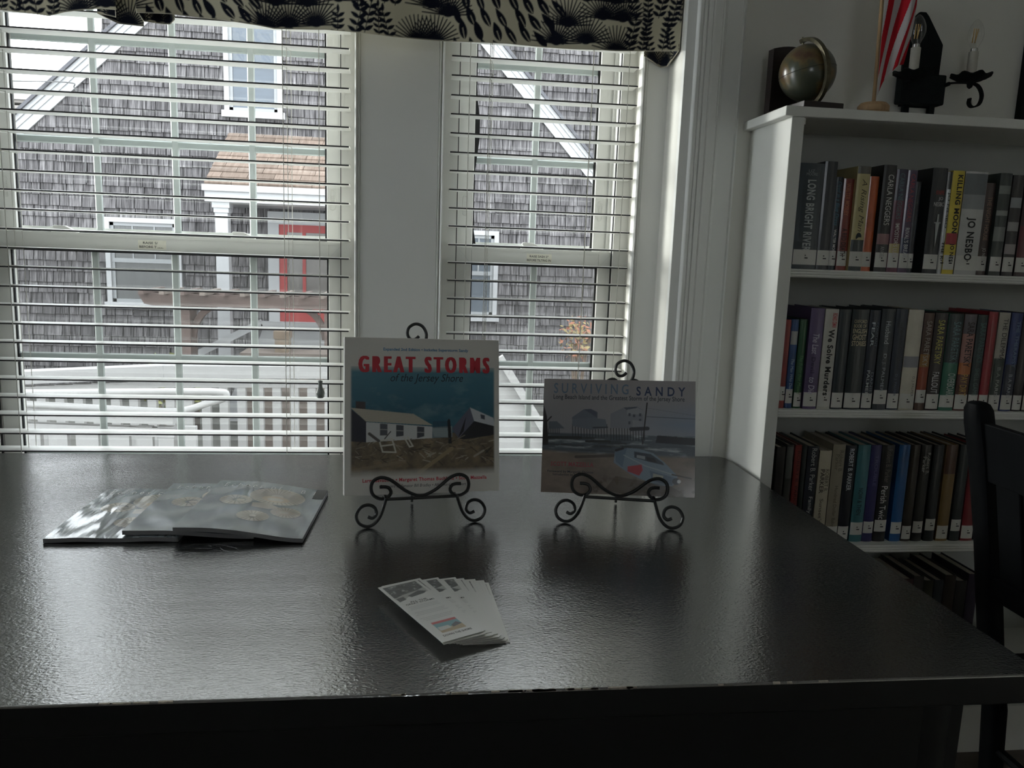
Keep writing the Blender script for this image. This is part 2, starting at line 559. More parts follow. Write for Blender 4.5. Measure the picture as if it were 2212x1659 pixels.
fb.box(-2.33, -2.27, LW[0] + .05, LW[1] - .05, LW[2], LW[2] + .05).box(-2.33, -2.27, LW[0] + .05, LW[1] - .05, LW[3] - .05, LW[3]).box(-2.32, -2.28, LW[0] + .05, LW[1] - .05, 1.51, 1.55)
fb.build('window_frame', M_vinyl, w3)  # frame of the added left fill window
MB().box(-2.302, -2.298, LW[0] + .05, LW[1] - .05, LW[2] + .05, 1.51).build('pane', M_glass, w3)  # lower pane of the added left fill window
MB().box(-2.302, -2.298, LW[0] + .05, LW[1] - .05, 1.55, LW[3] - .05).build('pane', M_glass, w3)  # upper pane of the added left fill window
struct('wall_right', MB().box(2.6, 2.8, -3.0, YW, 0, 2.6), M_wall)
BW_ = (-.30, .35, 1.52, 2.15)               # small high unseen window added behind the camera as fill for front faces
struct('wall_back', MB().box(-2.2, BW_[0], -3.0, -2.8, 0, 2.6).box(BW_[1], 2.6, -3.0, -2.8, 0, 2.6).box(BW_[0], BW_[1], -3.0, -2.8, 0, BW_[2]).box(BW_[0], BW_[1], -3.0, -2.8, BW_[3], 2.6), M_wall)
w4 = bpy.data.objects.new('fill_window_back', None); COL.objects.link(w4); w4.location = (.05, -2.9, BW_[2]); w4['kind'] = 'structure'
MB().box(BW_[0], BW_[0] + .04, -2.93, -2.87, BW_[2], BW_[3]).box(BW_[1] - .04, BW_[1], -2.93, -2.87, BW_[2], BW_[3]).box(BW_[0] + .04, BW_[1] - .04, -2.93, -2.87, BW_[2], BW_[2] + .04).box(BW_[0] + .04, BW_[1] - .04, -2.93, -2.87, BW_[3] - .04, BW_[3]).build('window_frame', M_vinyl, w4)  # frame of the added back fill window
MB().box(BW_[0] + .04, BW_[1] - .04, -2.902, -2.898, BW_[2] + .04, BW_[3] - .04).build('pane', M_glass, w4)  # pane of the added back fill window
struct('baseboard_right', MB().box(1.80, 2.6, YW - .016, YW, 0, .12), M_trim)

# moulded casings inside the recess: flat board with a double bead at the window edge
def casing(name, x0, x1, bead_l, bead_r):
    m = MB()
    y = YR
    pts = []
    if bead_l:
        pts += [(x0, y + .015), (x0, y - .001), (x0 + .003, y - .004), (x0 + .006, y - .001), (x0 + .0075, y + .003), (x0 + .009, y - .001), (x0 + .0115, y - .002), (x0 + .013, y + .002), (x0 + .015, y)]
    else:
        pts += [(x0, y + .015), (x0, y)]
    if bead_r:
        pts += [(x1 - .015, y), (x1 - .013, y + .002), (x1 - .0115, y - .002), (x1 - .009, y - .001), (x1 - .0075, y + .003), (x1 - .006, y - .001), (x1 - .003, y - .004), (x1, y - .001), (x1, y + .015)]
    else:
        pts += [(x1, y), (x1, y + .015)]
    m.prism(pts, 'Z', RZ0, RZ1)
    return struct(name, m, M_trim)
casing('trim_1', W1[1], W2[0], True, True)
casing('trim_2', W2[1], RX1, True, False)
casing('trim_3', RX0, W1[0], False, True)
struct('trim_4', MB().box(RX0, RX1, YW - .02, YR + .05, RZ0 - .02, RZ0 + .004), M_trim)
# wide fluted casing on the room wall to the right of the recess
cx = RX1
prof = [(cx, YW), (cx, YW - .018), (cx + .022, YW - .019), (cx + .0245, YW - .028), (cx + .027, YW - .030), (cx + .034, YW - .030),
        (cx + .036, YW - .027), (cx + .038, YW - .030), (cx + .044, YW - .030), (cx + .046, YW - .026), (cx + .048, YW - .030), (cx + .058, YW - .030),
        (cx + .060, YW - .027), (cx + .063, YW - .030), (cx + .082, YW - .029), (cx + .085, YW - .026), (cx + .088, YW - .028), (cx + .091, YW - .024),
        (cx + .097, YW - .020), (cx + .099, YW - .014), (cx + .138, YW - .013), (cx + .141, YW - .017), (cx + .144, YW - .013), (cx + .148, YW - .010), (cx + .150, YW)]
struct('trim_5', MB().prism(prof, 'Z', 0, 2.35), M_trim)

# ================================================================== WINDOWS
def text_part(name, s, o, ex, ey, m, parent, bold=0., shear=0., local=False):
    return text_mb(s, o, ex, ey, bold, shear).build(name, m, parent, local=local)

M_ink = mat('black_ink', (.012, .012, .012), .6, .1, 50)
M_sticker = mat('cream_sticker', (.76, .74, .64), .6, .05, 80)

def window(name, X, n_v, lock_x, worn):
    x0, x1 = X
    zb, zt = RZ0, 2.10
    e = bpy.data.objects.new(name, None); COL.objects.link(e); e.location = ((x0 + x1) / 2, 2.15, zb); e['kind'] = 'structure'
    fr = MB()
    fr.box(x0, x0 + .038, 2.1062, 2.23, zb, zt).box(x1 - .038, x1, 2.1062, 2.23, zb, zt)
    fr.box(x0 + .038, x1 - .038, 2.1062, 2.23, zb, zb + .04).box(x0 + .038, x1 - .038, 2.1062, 2.23, zt - .04, zt)
    # inner stops that step the jamb
    fr.box(x0 + .038, x0 + .046, 2.158, 2.163, zb, zt).box(x1 - .046, x1 - .038, 2.158, 2.163, zb, zt)
    fr.build('window_frame', M_vinyl, e)
    # black strips drawn in for the shadow gaps along the jamb tracks
    tk = MB()
    tk.box(x0 + .0375, x0 + .0405, 2.112, 2.12, zb, zt).box(x1 - .0405, x1 - .0375, 2.112, 2.12, zb, zt)
    tk.box(x0 + .0375, x0 + .043, 2.165, 2.172, 1.27, zt).box(x1 - .043, x1 - .0375, 2.165, 2.172, 1.27, zt)
    tk.build('jamb_gap_shade', M_black, e)
    def sash(nm, sx0, sx1, z0, z1, y0, y1, st, rb, rtop, zs):
        sp = bpy.data.objects.new(nm, None)
        m = MB()
        m.box(sx0, sx0 + st, y0, y1, z0, z1).box(sx1 - st, sx1, y0, y1, z0, z1)
        m.box(sx0 + st, sx1 - st, y0, y1, z0, z0 + rb).box(sx0 + st, sx1 - st, y0, y1, z1 - rtop, z1)
        ob = m.build(nm, M_vinyl, e, bevel=.0012, seg=1)
        gx0, gx1, gz0, gz1 = sx0 + st, sx1 - st, z0 + rb, z1 - rtop
        ym = (y0 + y1) / 2
        MB().box(gx0, gx1, ym + .004, ym + .007, gz0, gz1).build('pane', M_glass, ob)
        g = MB()
        t = .0035
        g.box(gx0, gx0 + t, ym - .004, ym + .003, gz0, gz1).box(gx1 - t * 1.6, gx1, ym - .004, ym + .003, gz0, gz1)
        g.box(gx0, gx1, ym - .004, ym + .003, gz0, gz0 + t).box(gx0, gx1, ym - .004, ym + .003, gz1 - t, gz1)
        g.build('gasket', M_black, ob)
        for i in range(1, n_v + 1):
            xm = gx0 + (gx1 - gx0) * i / (n_v + 1)
            q = MB(); hw = .0095
            q.prism([(xm - hw, ym + .009), (xm - hw + .003, ym + .0065), (xm + hw - .003, ym + .0065), (xm + hw, ym + .009), (xm + hw - .003, ym + .0125), (xm - hw + .003, ym + .0125)], 'Z', gz0, gz1)
            q.build('muntin', M_grille, ob)
        for zz in zs:
            q = MB(); hw = .0095
            q.prism([(ym + .0095, zz - hw), (ym + .007, zz - hw + .003), (ym + .007, zz + hw - .003), (ym + .0095, zz + hw), (ym + .012, zz + hw - .003), (ym + .012, zz - hw + .003)], 'X', gx0, gx1)
            q.build('muntin', M_grille, ob)
        # mitre lines of the welded corners
        ml = MB()
        for (xa, xb) in ((sx0, sx0 + st), (sx1, sx1 - st)):
            ml.bar((xa, y0 - .0002, z1), (xb, y0 - .0002, z1 - rtop), .0004, .0005)
        ml.build('mitre_seam', M_grille, ob)
        return ob
    up_ = sash('upper_sash', x0 + .043, x1 - .043 + .004, 1.225, 2.06, 2.168, 2.196, .042, .04, .04, (1.497, 1.741, 1.985))
    lo_ = sash('lower_sash', x0 + .040, x1 - .031, zb + .04, 1.266, 2.126, 2.156, .041, .05, .044, (.949, .690))
    # raised lip on the meeting rail
    MB().box(x0 + .040, x1 - .031, 2.1235, 2.126, 1.2575, 1.262).build('rail_lip', M_vinyl, lo_)
    for lx in lock_x:
        lk = MB()
        lk.box(lx - .028, lx + .032, 2.130, 2.150, 1.266, 1.272)
        lk.prism([(lx - .020, 1.272), (lx + .024, 1.272), (lx + .014, 1.277), (lx + .004, 1.282), (lx - .022, 1.283), (lx - .026, 1.279)], 'Y', 2.133, 2.147)
        lk.build('sash_lock', M_vinyl, lo_, bevel=.001, seg=1)
    for sx in (x0 + .064, x1 - .066):
        th = MB()
        ring = []
        for k in range(20):
            a = 2 * math.pi * k / 20
            ring.append((sx + .006 * math.cos(a), 2.167, 1.375 + .020 * (1 if math.sin(a) > 0 else -1) + .006 * math.sin(a)))
        ring.append(ring[0])
        th.tube(ring, .0012, 5, caps=False)
        for k in range(5):
            th.box(sx - .0035, sx + .0035, 2.1655, 2.168, 1.362 + k * .006, 1.3645 + k * .006)
        th.build('tilt_latch', M_vinyl, up_)
    # sash sticker
    lx = -.675 if name == 'window_1' else .321
    st = MB().box(lx - .034, lx + .034, 2.1252, 2.1258, 1.2305, 1.2535).build('sticker', M_sticker, lo_)
    if worn:
        text_part('lettering', 'RAISE S/', (lx - .022, 2.125, 1.2435), (.036, 0, 0), (0, 0, .006), M_ink, st, .012)
        text_part('lettering', 'BEFORE T', (lx - .031, 2.125, 1.2335), (.042, 0, 0), (0, 0, .006), M_ink, st, .012)
        sm = MB()
        for k in range(5):
            sm.box(lx + .013 + k * .003, lx + .0148 + k * .003, 2.1249, 2.1251, 1.2336, 1.235 + .0006 * (k % 2))
        sm.build('worn_ink', M_ink, st)
    else:
        text_part('lettering', 'RAISE SASH 3"', (lx - .026, 2.125, 1.2435), (.051, 0, 0), (0, 0, .006), M_ink, st, .012)
        text_part('lettering', 'BEFORE TILTING IN', (lx - .033, 2.125, 1.2335), (.065, 0, 0), (0, 0, .006), M_ink, st, .012)
    # insect screen outside the lower half
    sf = MB()
    sf.box(x0 + .038, x0 + .058, 2.206, 2.214, zb + .04, 1.28).box(x1 - .058, x1 - .038, 2.206, 2.214, zb + .04, 1.28)
    sf.box(x0 + .058, x1 - .058, 2.206, 2.214, 1.26, 1.28).box(x0 + .058, x1 - .058, 2.206, 2.214, zb + .04, zb + .06)
    sco = sf.build('screen_frame', M_vinyl, e)
    MB().box(x0 + .058, x1 - .058, 2.2095, 2.2102, zb + .06, 1.26).build('insect_screen', M_screen, sco)
    return e, up_
win1, _ = window('window_1', W1, 3, (-.890, -.455), True)
win2, up2 = window('window_2', W2, 1, (.300,), False)
# loose strip of weatherstripping hanging in the right hand upper sash
ws = MB()
gx = W2[0] + .085
pr_ = []
edge = [(1.275, .010), (1.31, .004), (1.335, .0045), (1.40, .002), (1.46, .003), (1.50, .007), (1.55, .0135), (1.60, .013), (1.65, .006), (1.69, .003), (1.74, .001)]
poly = [(gx - .001, z) for z, d in edge] + [(gx + d, z) for z, d in reversed(edge)]
ws.prism(poly, 'Y', 2.176, 2.180)
ws.build('weatherstrip', M_black, up2)

# ================================================================== BLINDS
def blind(x0, x1, cords, pull_x, pull_z, label, tassel_mat):
    th = thing('window_blind', label, 'blind', ((x0 + x1) / 2, 2.078, 2.08))
    y0, y1 = 2.053, 2.103
    sl = MB()
    n = 5
    pts = []
    for i in range(n + 1):
        t = i / n
        pts.append((y0 + (y1 - y0) * t, .0016 * (1 - (2 * t - 1) ** 2)))
    poly_ = [(y, z + .0018) for y, z in pts] + [(y, z - .0018) for y, z in reversed(pts)]
    sl.prism(poly_, 'X', x0, x1)
    me = sl.mesh('slat', origin_of(th) * Vector((1, 1, 0)), smooth=False)
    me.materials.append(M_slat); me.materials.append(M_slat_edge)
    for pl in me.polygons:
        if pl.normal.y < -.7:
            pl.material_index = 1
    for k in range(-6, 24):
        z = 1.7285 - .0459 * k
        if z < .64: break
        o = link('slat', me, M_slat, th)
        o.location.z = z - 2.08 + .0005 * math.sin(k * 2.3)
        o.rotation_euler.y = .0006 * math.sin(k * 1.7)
    MB().box(x0, x1, 2.052, 2.104, .625, .640).build('bottom_rail', M_slat, th, bevel=.002)
    MB().box(x0, x1, 2.050, 2.106, 2.035, 2.08).build('headrail', M_slat, th, bevel=.002)
    for cx_ in cords:
        for dx, yy in ((0, y0 - .0012), (.012, y1 + .0012), (.006, 2.078)):
            MB().tube([(cx_ + dx, yy, 2.04), (cx_ + dx, yy, .63)], .0009, 5).build('ladder_cord', M_cord, th)
        rg = MB()
        for k in range(-6, 23):
            z = 1.7285 - .0459 * k - .003
            rg.tube([(cx_, y0, z), (cx_ + .012, y1, z)], .0006, 4)
        rg.build('ladder_rungs', M_cord, th)['kind'] = 'stuff'
    for px_, pz in zip(pull_x, pull_z):
        MB().tube([(px_, 2.046, 2.04), (px_, 2.044, pz + .025)], .0010, 5).build('pull_cord', M_cord, th)
        if tassel_mat is not None:
            prof_ = [(.0008, .026), (.0055, .026), (.0060, .023), (.0048, .018), (.0052, .010), (.0085, .002), (.0108, -.005), (.0110, -.010), (.0095, -.013), (.0098, -.016), (.007, -.019), (.0, -.019)]
            MB().lathe(prof_, (px_, 2.044, pz), 14).build('tassel', tassel_mat, th, smooth=True)
    return th
M_tassel = mat('grey_wood_tassel', (.16, .18, .17), .45, .1, 40)
M_tassel2 = mat('clear_plastic_tassel', (.72, .72, .68), .2, .05, 30)
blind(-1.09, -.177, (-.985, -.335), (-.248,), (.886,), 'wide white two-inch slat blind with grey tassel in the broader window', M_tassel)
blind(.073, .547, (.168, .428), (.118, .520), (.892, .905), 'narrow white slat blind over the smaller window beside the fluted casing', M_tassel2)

# ================================================================== VALANCES
M_val = attr_mat('leaf_print_cotton', .9, .1)
NAVY = rgb(24, 28, 40)
def fan(p, x, y, r, a0, a1, n, wdt):
    for i in range(n):
        a = a0 + (a1 - a0) * i / (n - 1)
        p.line((x, y), (x + r * math.cos(a), y - r * math.sin(a)), wdt * 1.8, NAVY, wd2=wdt)
    p.ell(x, y - r * .08, r * .22, r * .16, NAVY)
def fern(p, x, y, h, lean, sz):
    n = int(h / (sz * .62))
    p.line((x, y), (x + lean, y - h), .0022, NAVY)
    for i in range(n):
        t = (i + .3) / n
        cx_, cy_ = x + lean * t, y - h * t
        for sg in (-1, 1):
            a = -math.pi / 2 + sg * 1.0
            p.leaf(cx_, cy_, sz, sz * .42, a, NAVY)
    p.leaf(x + lean, y - h, sz, sz * .4, -math.pi / 2, NAVY)
def print_valance(W, H, seed, start):
    rnd = random.Random(seed)
    p = Paint(int(W / .0019), int(H / .0019), rgb(214, 208, 184), W, H)
    x = W
    order = ['fern', 'fans', 'leaves', 'fan', 'fern', 'fans', 'leaves', 'fans']
    k = start
    while x > -.1:
        kind = order[k % len(order)]; k += 1
        if kind == 'fern':
            wd = .145
            for r_ in range(5):
                for i in range(5):
                    fern(p, x - .014 - i * .029 + (r_ % 2) * .015 + rnd.uniform(-.005, .005), H + .025 - r_ * .075 - rnd.random() * .03, rnd.uniform(.060, .080), rnd.uniform(-.022, .022), rnd.uniform(.016, .023))
        elif kind in ('fans', 'fan'):
            wd = .155 if kind == 'fans' else .12
            cols = 2 if kind == 'fans' else 1
            for r_ in range(6):
                for c_ in range(cols + 1):
                    fx = x - wd * (.18 + .42 * c_) + (r_ % 2) * .03 + rnd.uniform(-.012, .012)
                    fy = H - .005 - r_ * .058 + rnd.uniform(-.012, .012)
                    fan(p, fx, fy, .060, .05, math.pi - .05, 19, .0027)
        else:
            wd = .27
            for r_ in range(11):
                for c_ in range(7):
                    lx = x - .01 - c_ * .039 + (r_ % 2) * .0195 + rnd.uniform(-.004, .004)
                    ly = H + .03 - r_ * .0345 + rnd.uniform(-.005, .005)
                    a = math.radians(-140 + 42 * (c_ / 7)) + rnd.uniform(-.12, .12)
                    p.leaf(lx, ly, rnd.uniform(.044, .053), rnd.uniform(.016, .020), a, NAVY, vein=.45 if rnd.random() < .7 else None)
        x -= wd
    # woven hem: a pale folded edge
    p.put(np.clip((p.Y - (H - .0022)) / .001, 0, 1), rgb(205, 200, 182))
    return p
def valance_piece(p, x0, x1, z1, hem, ydrape, name, parent):
    hx = [h[0] for h in hem]; hz = [h[1] for h in hem]
    def fn(u, v):
        x = x0 + (x1 - x0) * u
        zb = np.interp(x, hx, hz)
        z = z1 + (zb - z1) * v
        y = ydrape(x, v)
        return x, y, z
    me = p.sheet(name, fn)
    o = origin_of(parent)
    co = np.zeros(len(me.vertices) * 3, np.float32); me.vertices.foreach_get('co', co)
    co = co.reshape(-1, 3) - np.array(o, np.float32); me.vertices.foreach_set('co', co.ravel())
    ob = link(name, me, M_val, parent)
    sd = ob.modifiers.new('cloth_thickness', 'SOLIDIFY'); sd.thickness = .0012
    return ob
VT = 2.10
vB = thing('window_valance', 'dark leaf-print cotton valance over the mullion and the smaller window', 'valance', (0, 1.97, VT))
pB = print_valance(1.27, .36, 4, 0)
hemB = [(-.64, 1.752), (-.564, 1.757), (-.459, 1.753), (-.368, 1.744), (-.338, 1.740), (-.224, 1.745), (-.067, 1.738), (.051, 1.739), (.203, 1.742), (.358, 1.738), (.46, 1.739), (.60, 1.751), (.624, 1.752)]
valance_piece(pB, -.635, .622, VT, hemB, lambda x, v: 1.956 + .006 * np.sin(x * 11) * v + .004 * np.sin(x * 23 + 1) * v + .004 * v * v, 'front_panel', vB)
vA = thing('window_valance', 'dark leaf-print cotton valance covering the far end of the broader window', 'valance', (-.9, 1.97, VT))
pA = print_valance(.50, .36, 9, 3)
hemA = [(-1.18, 1.742), (-.92, 1.740), (-.86, 1.738), (-.823, 1.735), (-.79, 1.745), (-.755, 1.751), (-.711, 1.756), (-.675, 1.755)]
valance_piece(pA, -1.175, -.678, VT, hemA, lambda x, v: 1.956 + .006 * np.sin(x * 13) * v, 'front_panel', vA)
# returns: cloth ends folded back towards the window
pR = print_valance(.20, .36, 21, 1)
def ret(name, parent, path, zs, p):
    px_ = [q[0] for q in path]; py_ = [q[1] for q in path]
    d = [0]
    for i in range(1, len(path)):
        d.append(d[-1] + math.hypot(px_[i] - px_[i - 1], py_[i] - py_[i - 1]))
    d = [q / d[-1] for q in d]
    def fn(u, v):
        x = np.interp(u, d, px_); y = np.interp(u, d, py_)
        zb = np.interp(u, d, zs)
        return x, y + .003 * np.sin(v * 9 + u * 8), VT + (zb - VT) * v
    me = p.sheet(name, fn)
    o = np.array(origin_of(parent), np.float32)
    co = np.zeros(len(me.vertices) * 3, np.float32); me.vertices.foreach_get('co', co)
    me.vertices.foreach_set('co', (co.reshape(-1, 3) - o).ravel())
    ob = link(name, me, M_val, parent)
    sd = ob.modifiers.new('cloth_thickness', 'SOLIDIFY'); sd.thickness = .0012
ret('return_fold', vB, [(.620, 1.962), (.618, 2.00), (.614, 2.030), (.600, 2.040), (.575, 2.038), (.552, 2.036)], [1.752, 1.742, 1.730, 1.729, 1.742, 1.752], pR)
ret('return_fold', vB, [(-.632, 1.962), (-.628, 1.985), (-.575, 1.992), (-.562, 1.985)], [1.752, 1.742, 1.742, 1.750], pR)
ret('return_fold', vA, [(-.682, 1.962), (-.690, 1.990), (-.742, 2.020), (-.700, 2.026), (-.641, 2.022)], [1.755, 1.748, 1.762, 1.745, 1.740], pR)
MB().tube([(-.628, 1.972, VT - .01), (.622, 1.972, VT - .01)], .006, 8).build('curtain_rod', M_vinyl, vB)
MB().tube([(-1.198, 1.972, VT - .01), (-.690, 1.972, VT - .01)], .006, 8).build('curtain_rod', M_vinyl, vA)

# ================================================================== DESK
DZ = .75
DX0, DX1, DY0, DY1 = -1.75, .796, .836, 1.9152
desk = thing('desk', 'large black painted desk with worn satin top pushed up to the windows', 'desk', (-.4, 1.38, 0))
def rrect(x0, x1, y0, y1, r, n=5):
    pts = []
    for cx_, cy_, a in ((x1 - r, y0 + r, -90), (x1 - r, y1 - r, 0), (x0 + r, y1 - r, 90), (x0 + r, y0 + r, 180)):
        for i in range(n + 1):
            t = math.radians(a + 90 * i / n)
            pts.append((cx_ + r * math.cos(t), cy_ + r * math.sin(t)))
    return pts
MB().prism(rrect(DX0, DX1, DY0, DY1, .028), 'Z', DZ - .040, DZ).build('desk_top', M_desk, desk, bevel=.0025, seg=3)
dtm = desk.children[0].data
dtm.materials.append(M_desk_under)
for pl in dtm.polygons:
    if pl.normal.z < .25:
        pl.material_index = 1
ap = .075
MB().box(DX0 + .05, .712, DY0 + .030, DY0 + .052, .40, DZ - .04).build('front_apron', M_desk_under, desk)
MB().box(DX0 + .05, .690, DY1 - .052, DY1 - .030, .58, DZ - .04).build('rear_apron', M_desk_under, desk)
MB().box(.690, .712, DY0 + .052, DY1 - .052, .58, DZ - .04).build('side_apron', M_desk_under, desk)
MB().box(DX0 + .05, DX0 + .072, DY0 + .052, DY1 - .052, .58, DZ - .04).build('side_apron', M_desk_under, desk)
for lx in (DX0 + .085, .676):
    for ly in (DY0 + .062, DY1 - .085):
        MB().lathe([(.030, 0), (.034, .05), (.026, .12), (.034, .30), (.040, .38), (.030, .40), (.044, .415), (.047, .43), (.044, .445), (.036, .46), (.038, .58), (.038, .70)], (lx, ly, 0), 16).build('leg', M_desk_under, desk, smooth=True)
M_chip = mat('bare_wood_chip', (.42, .38, .32), .8, .3, 200)
rnd = random.Random(5)
ch = MB()
for cxp, n in ((.16, 16), (.02, 5), (.30, 5), (-.28, 4), (-.55, 3), (.45, 3)):
    for i in range(n):
        x = cxp + rnd.gauss(0, .035)
        l = rnd.uniform(.002, .010)
        ch.box(x - l, x + l, DY0 - .0004, DY0 + rnd.uniform(.0012, .0028), DZ - rnd.uniform(.0010, .0022), DZ + .0002)
ch.build('chipped_edge', M_chip, desk)['kind'] = 'stuff'

# ================================================================== COPIES OF PRINTED THINGS
def put_text(parent, s, x, z, wid, hgt, m, bold=0., shear=0., y=-.0006):
    return text_mb(s, (x, y, z), (wid, 0, 0), (0, 0, hgt), bold, shear).build('lettering', m, parent, local=True)
def frame_matrix(o, yaw, lean, roll):
    ex = Vector((math.cos(yaw), math.sin(yaw), 0)); n_ = Vector((-math.sin(yaw), math.cos(yaw), 0))
    u = math.cos(lean) * Vector((0, 0, 1)) + math.sin(lean) * n_
    e2 = math.cos(roll) * ex + math.sin(roll) * u
    u2 = -math.sin(roll) * ex + math.cos(roll) * u
    n2 = u2.cross(e2)
    return Matrix(((e2.x, n2.x, u2.x, o[0]), (e2.y, n2.y, u2.y, o[1]), (e2.z, n2.z, u2.z, o[2]), (0, 0, 0, 1)))

# ---- tall picture book on the first easel
BW, BH, BT = .295, .291, .022
b1 = thing('picture_book', 'square white hardcover picture book with red title and wrecked beach house photo', 'book', M=frame_matrix((.016, 1.431, .802), .192, .193, -.022))
M_whitecover = mat('white_laminated_cover', (.72, .70, .67), .3, .02, 10, coat=.3)
cv = MB().box(-BW / 2, BW / 2, 0, .003, 0, BH).box(-BW / 2, BW / 2, BT - .003, BT, 0, BH).box(-BW / 2, -BW / 2 + .003, .003, BT - .003, 0, BH)
cv.build('cover', M_whitecover, b1, local=True, bevel=.0012, seg=2)
MB().box(-BW / 2 + .003, BW / 2 - .004, .003, BT - .003, .004, BH - .004).build('page_block', M_paper, b1, local=True)
p = Paint(300, 240, (0, 0, 0), .935, .70)                      # the photograph on the cover: u .035-.97, v .185-.885
n1 = p.noise(4, 5, 3); n2 = p.noise(9, 12, 7, 5); n3 = p.noise(22, 16, 11, 4)
V = p.Y / .70
sky_t = np.array(rgb(86, 140, 160)); sky_m = np.array(rgb(52, 104, 126)); cl = np.array(rgb(150, 182, 186))
sky = sky_t * (1 - np.clip(V / .4, 0, 1))[..., None] + sky_m * np.clip(V / .4, 0, 1)[..., None]
cm = np.clip((n1 * .6 + n2 * .4 - .47) * 4, 0, 1) * np.clip(1 - np.abs(V - .28) / .35, 0, 1)
sky = sky * (1 - .6 * cm[..., None]) + cl * .6 * cm[..., None]
p.a[:] = sky
gr = np.clip((V - .60) / .02, 0, 1)
gcol = np.array(rgb(64, 60, 56)) * (1 - n3)[..., None] * 1.1 + np.array(rgb(170, 150, 122)) * n3[..., None] * .85
gcol = gcol * (.65 + .6 * n2)[..., None]
p.put(gr, (0, 0, 0)); p.a[:] = p.a * (1 - gr[..., None]) + gcol * gr[..., None]
def Z1(zx, zy): return ((zx - 85) / 1205 - .035, (zy - 150) / 1210 - .185)
def poly1(pts, c, al=1.): p.poly([Z1(*q) for q in pts], c, al)
def ln1(a, b, wpx, c, al=1.): p.line(Z1(*a), Z1(*b), wpx / 1205, c, al)
poly1([(740, 845), (910, 835), (910, 925), (740, 930)], rgb(120, 140, 150))
for k in range(12):
    ln1((745 + k * 2, 850 + k * 6), (905, 846 + k * 7), 3, rgb(200, 208, 208), .7)
for k in range(14): ln1((760 + k * 10, 800), (762 + k * 10, 850), 4, rgb(40, 60, 80))
poly1([(168, 640), (240, 645), (240, 705), (168, 700)], rgb(72, 66, 70))
poly1([(120, 690), (250, 795), (245, 955), (120, 945)], rgb(44, 46, 62))
poly1([(130, 690), (605, 740), (755, 830), (245, 795)], rgb(196, 190, 176))
for k in range(7):
    t = k / 7
    ln1((130 + 115 * t, 690 + 105 * t), (605 + 150 * t, 740 + 90 * t), 2, rgb(150, 146, 136), .6)
poly1([(245, 800), (750, 840), (750, 930), (245, 955)], rgb(216, 218, 220))
for x in (350, 472, 632):
    yy = 812 + (x - 350) * .09
    poly1([(x, yy), (x + 56, yy + 5), (x + 56, yy + 92 - (x - 350) * .05), (x, yy + 92)], rgb(78, 82, 92))
    ln1((x, yy + 45), (x + 55, yy + 48), 4, rgb(200, 200, 200))
poly1([(905, 860), (1050, 690), (1085, 800), (960, 935)], rgb(100, 102, 122))
poly1([(1050, 690), (1240, 775), (1260, 845), (1085, 800)], rgb(206, 210, 218))
poly1([(1135, 745), (1170, 755), (1172, 790), (1140, 780)], rgb(60, 66, 84))
poly1([(960, 935), (1085, 800), (1260, 845), (1260, 910), (1000, 945)], rgb(34, 36, 46))
poly1([(955, 930), (1020, 760), (1000, 880)], rgb(30, 30, 40))
poly1([(870, 800), (892, 795), (900, 880), (905, 975), (878, 975), (875, 890)], rgb(30, 34, 40))
p.ell(*Z1(882, 795), .008, .011, rgb(30, 34, 40))
rnd = random.Random(2)
for k in range(110):
    x = rnd.uniform(140, 1250); y = rnd.uniform(935, 1130)
    a = rnd.uniform(-.9, .9); l = rnd.uniform(15, 75)
    c = rnd.choice([rgb(36, 34, 36), rgb(150, 140, 124), rgb(84, 76, 68), rgb(190, 184, 170), rgb(50, 46, 44)])
    ln1((x, y), (x + l * math.cos(a), y + l * math.sin(a)), rnd.uniform(3, 9), c, .8)
for a, b in (((345, 945), (440, 930)), ((440, 930), (470, 1035)), ((470, 1035), (370, 1030)), ((370, 1030), (345, 945)), ((355, 985), (455, 975)), ((535, 925), (575, 995)), ((575, 995), (600, 990)), ((600, 990), (560, 920))):
    ln1(a, b, 11, rgb(214, 212, 204))
ln1((270, 890), (340, 945), 22, rgb(90, 86, 84)); ln1((430, 875), (385, 930), 8, rgb(60, 58, 60))
ln1((650, 1195), (905, 1015), 30, rgb(160, 144, 116)); ln1((1085, 1080), (1160, 1035), 16, rgb(170, 162, 150)); ln1((135, 1170), (540, 1105), 24, rgb(150, 138, 118), .6)
# photograph fades into the white paper at its edges
U_ = p.X / p.w; V_ = p.Y / p.h
wv = np.clip(U_ / .012, 0, 1) * np.clip((1 - U_) / .012, 0, 1) * np.clip((V_ + .02 + .05 * (n1 - .5)) / .07, 0, 1) * np.clip((1 - V_) / .07 + .25 * (n2 - .5), 0, 1)
p.a[:] = p.a * wv[..., None] + np.array((.72, .70, .67)) * (1 - wv[..., None])
M_art = attr_mat('cover_photograph', .3, .4, coat=.3)
me = p.sheet('cover_photo', lambda u, v: (-BW / 2 + BW * (.035 + .935 * u), u * 0 - .0003, BH * (1 - (.185 + .70 * v))))
link('cover_photo', me, M_art, b1)
M_red = mat('red_print', rgb(196, 44, 62), .45, .08, 60)
M_blue = mat('blue_print', rgb(70, 130, 176), .45, .05, 60)
M_dark = mat('dark_print', rgb(30, 40, 52), .45, .05, 60)
tt = MB()
for k_ in range(5):                                         # heavy poster capitals: strokes thickened sideways
    text_mb('G R E A T   S T O R M S', (-BW / 2 + .092 * BW + (k_ - 2) * .0011, -.0006 - k_ * .00002, BH * (1 - .222)), (.835 * BW, 0, 0), (0, 0, .104 * BH), .008, 0, tt)
tt.build('lettering', M_red, b1, local=True)
put_text(b1, 'Expanded 2nd Edition \u2022 Includes Superstorm Sandy', -BW / 2 + .24 * BW, BH * (1 - .088), .55 * BW, .024 * BH, M_blue, .02)
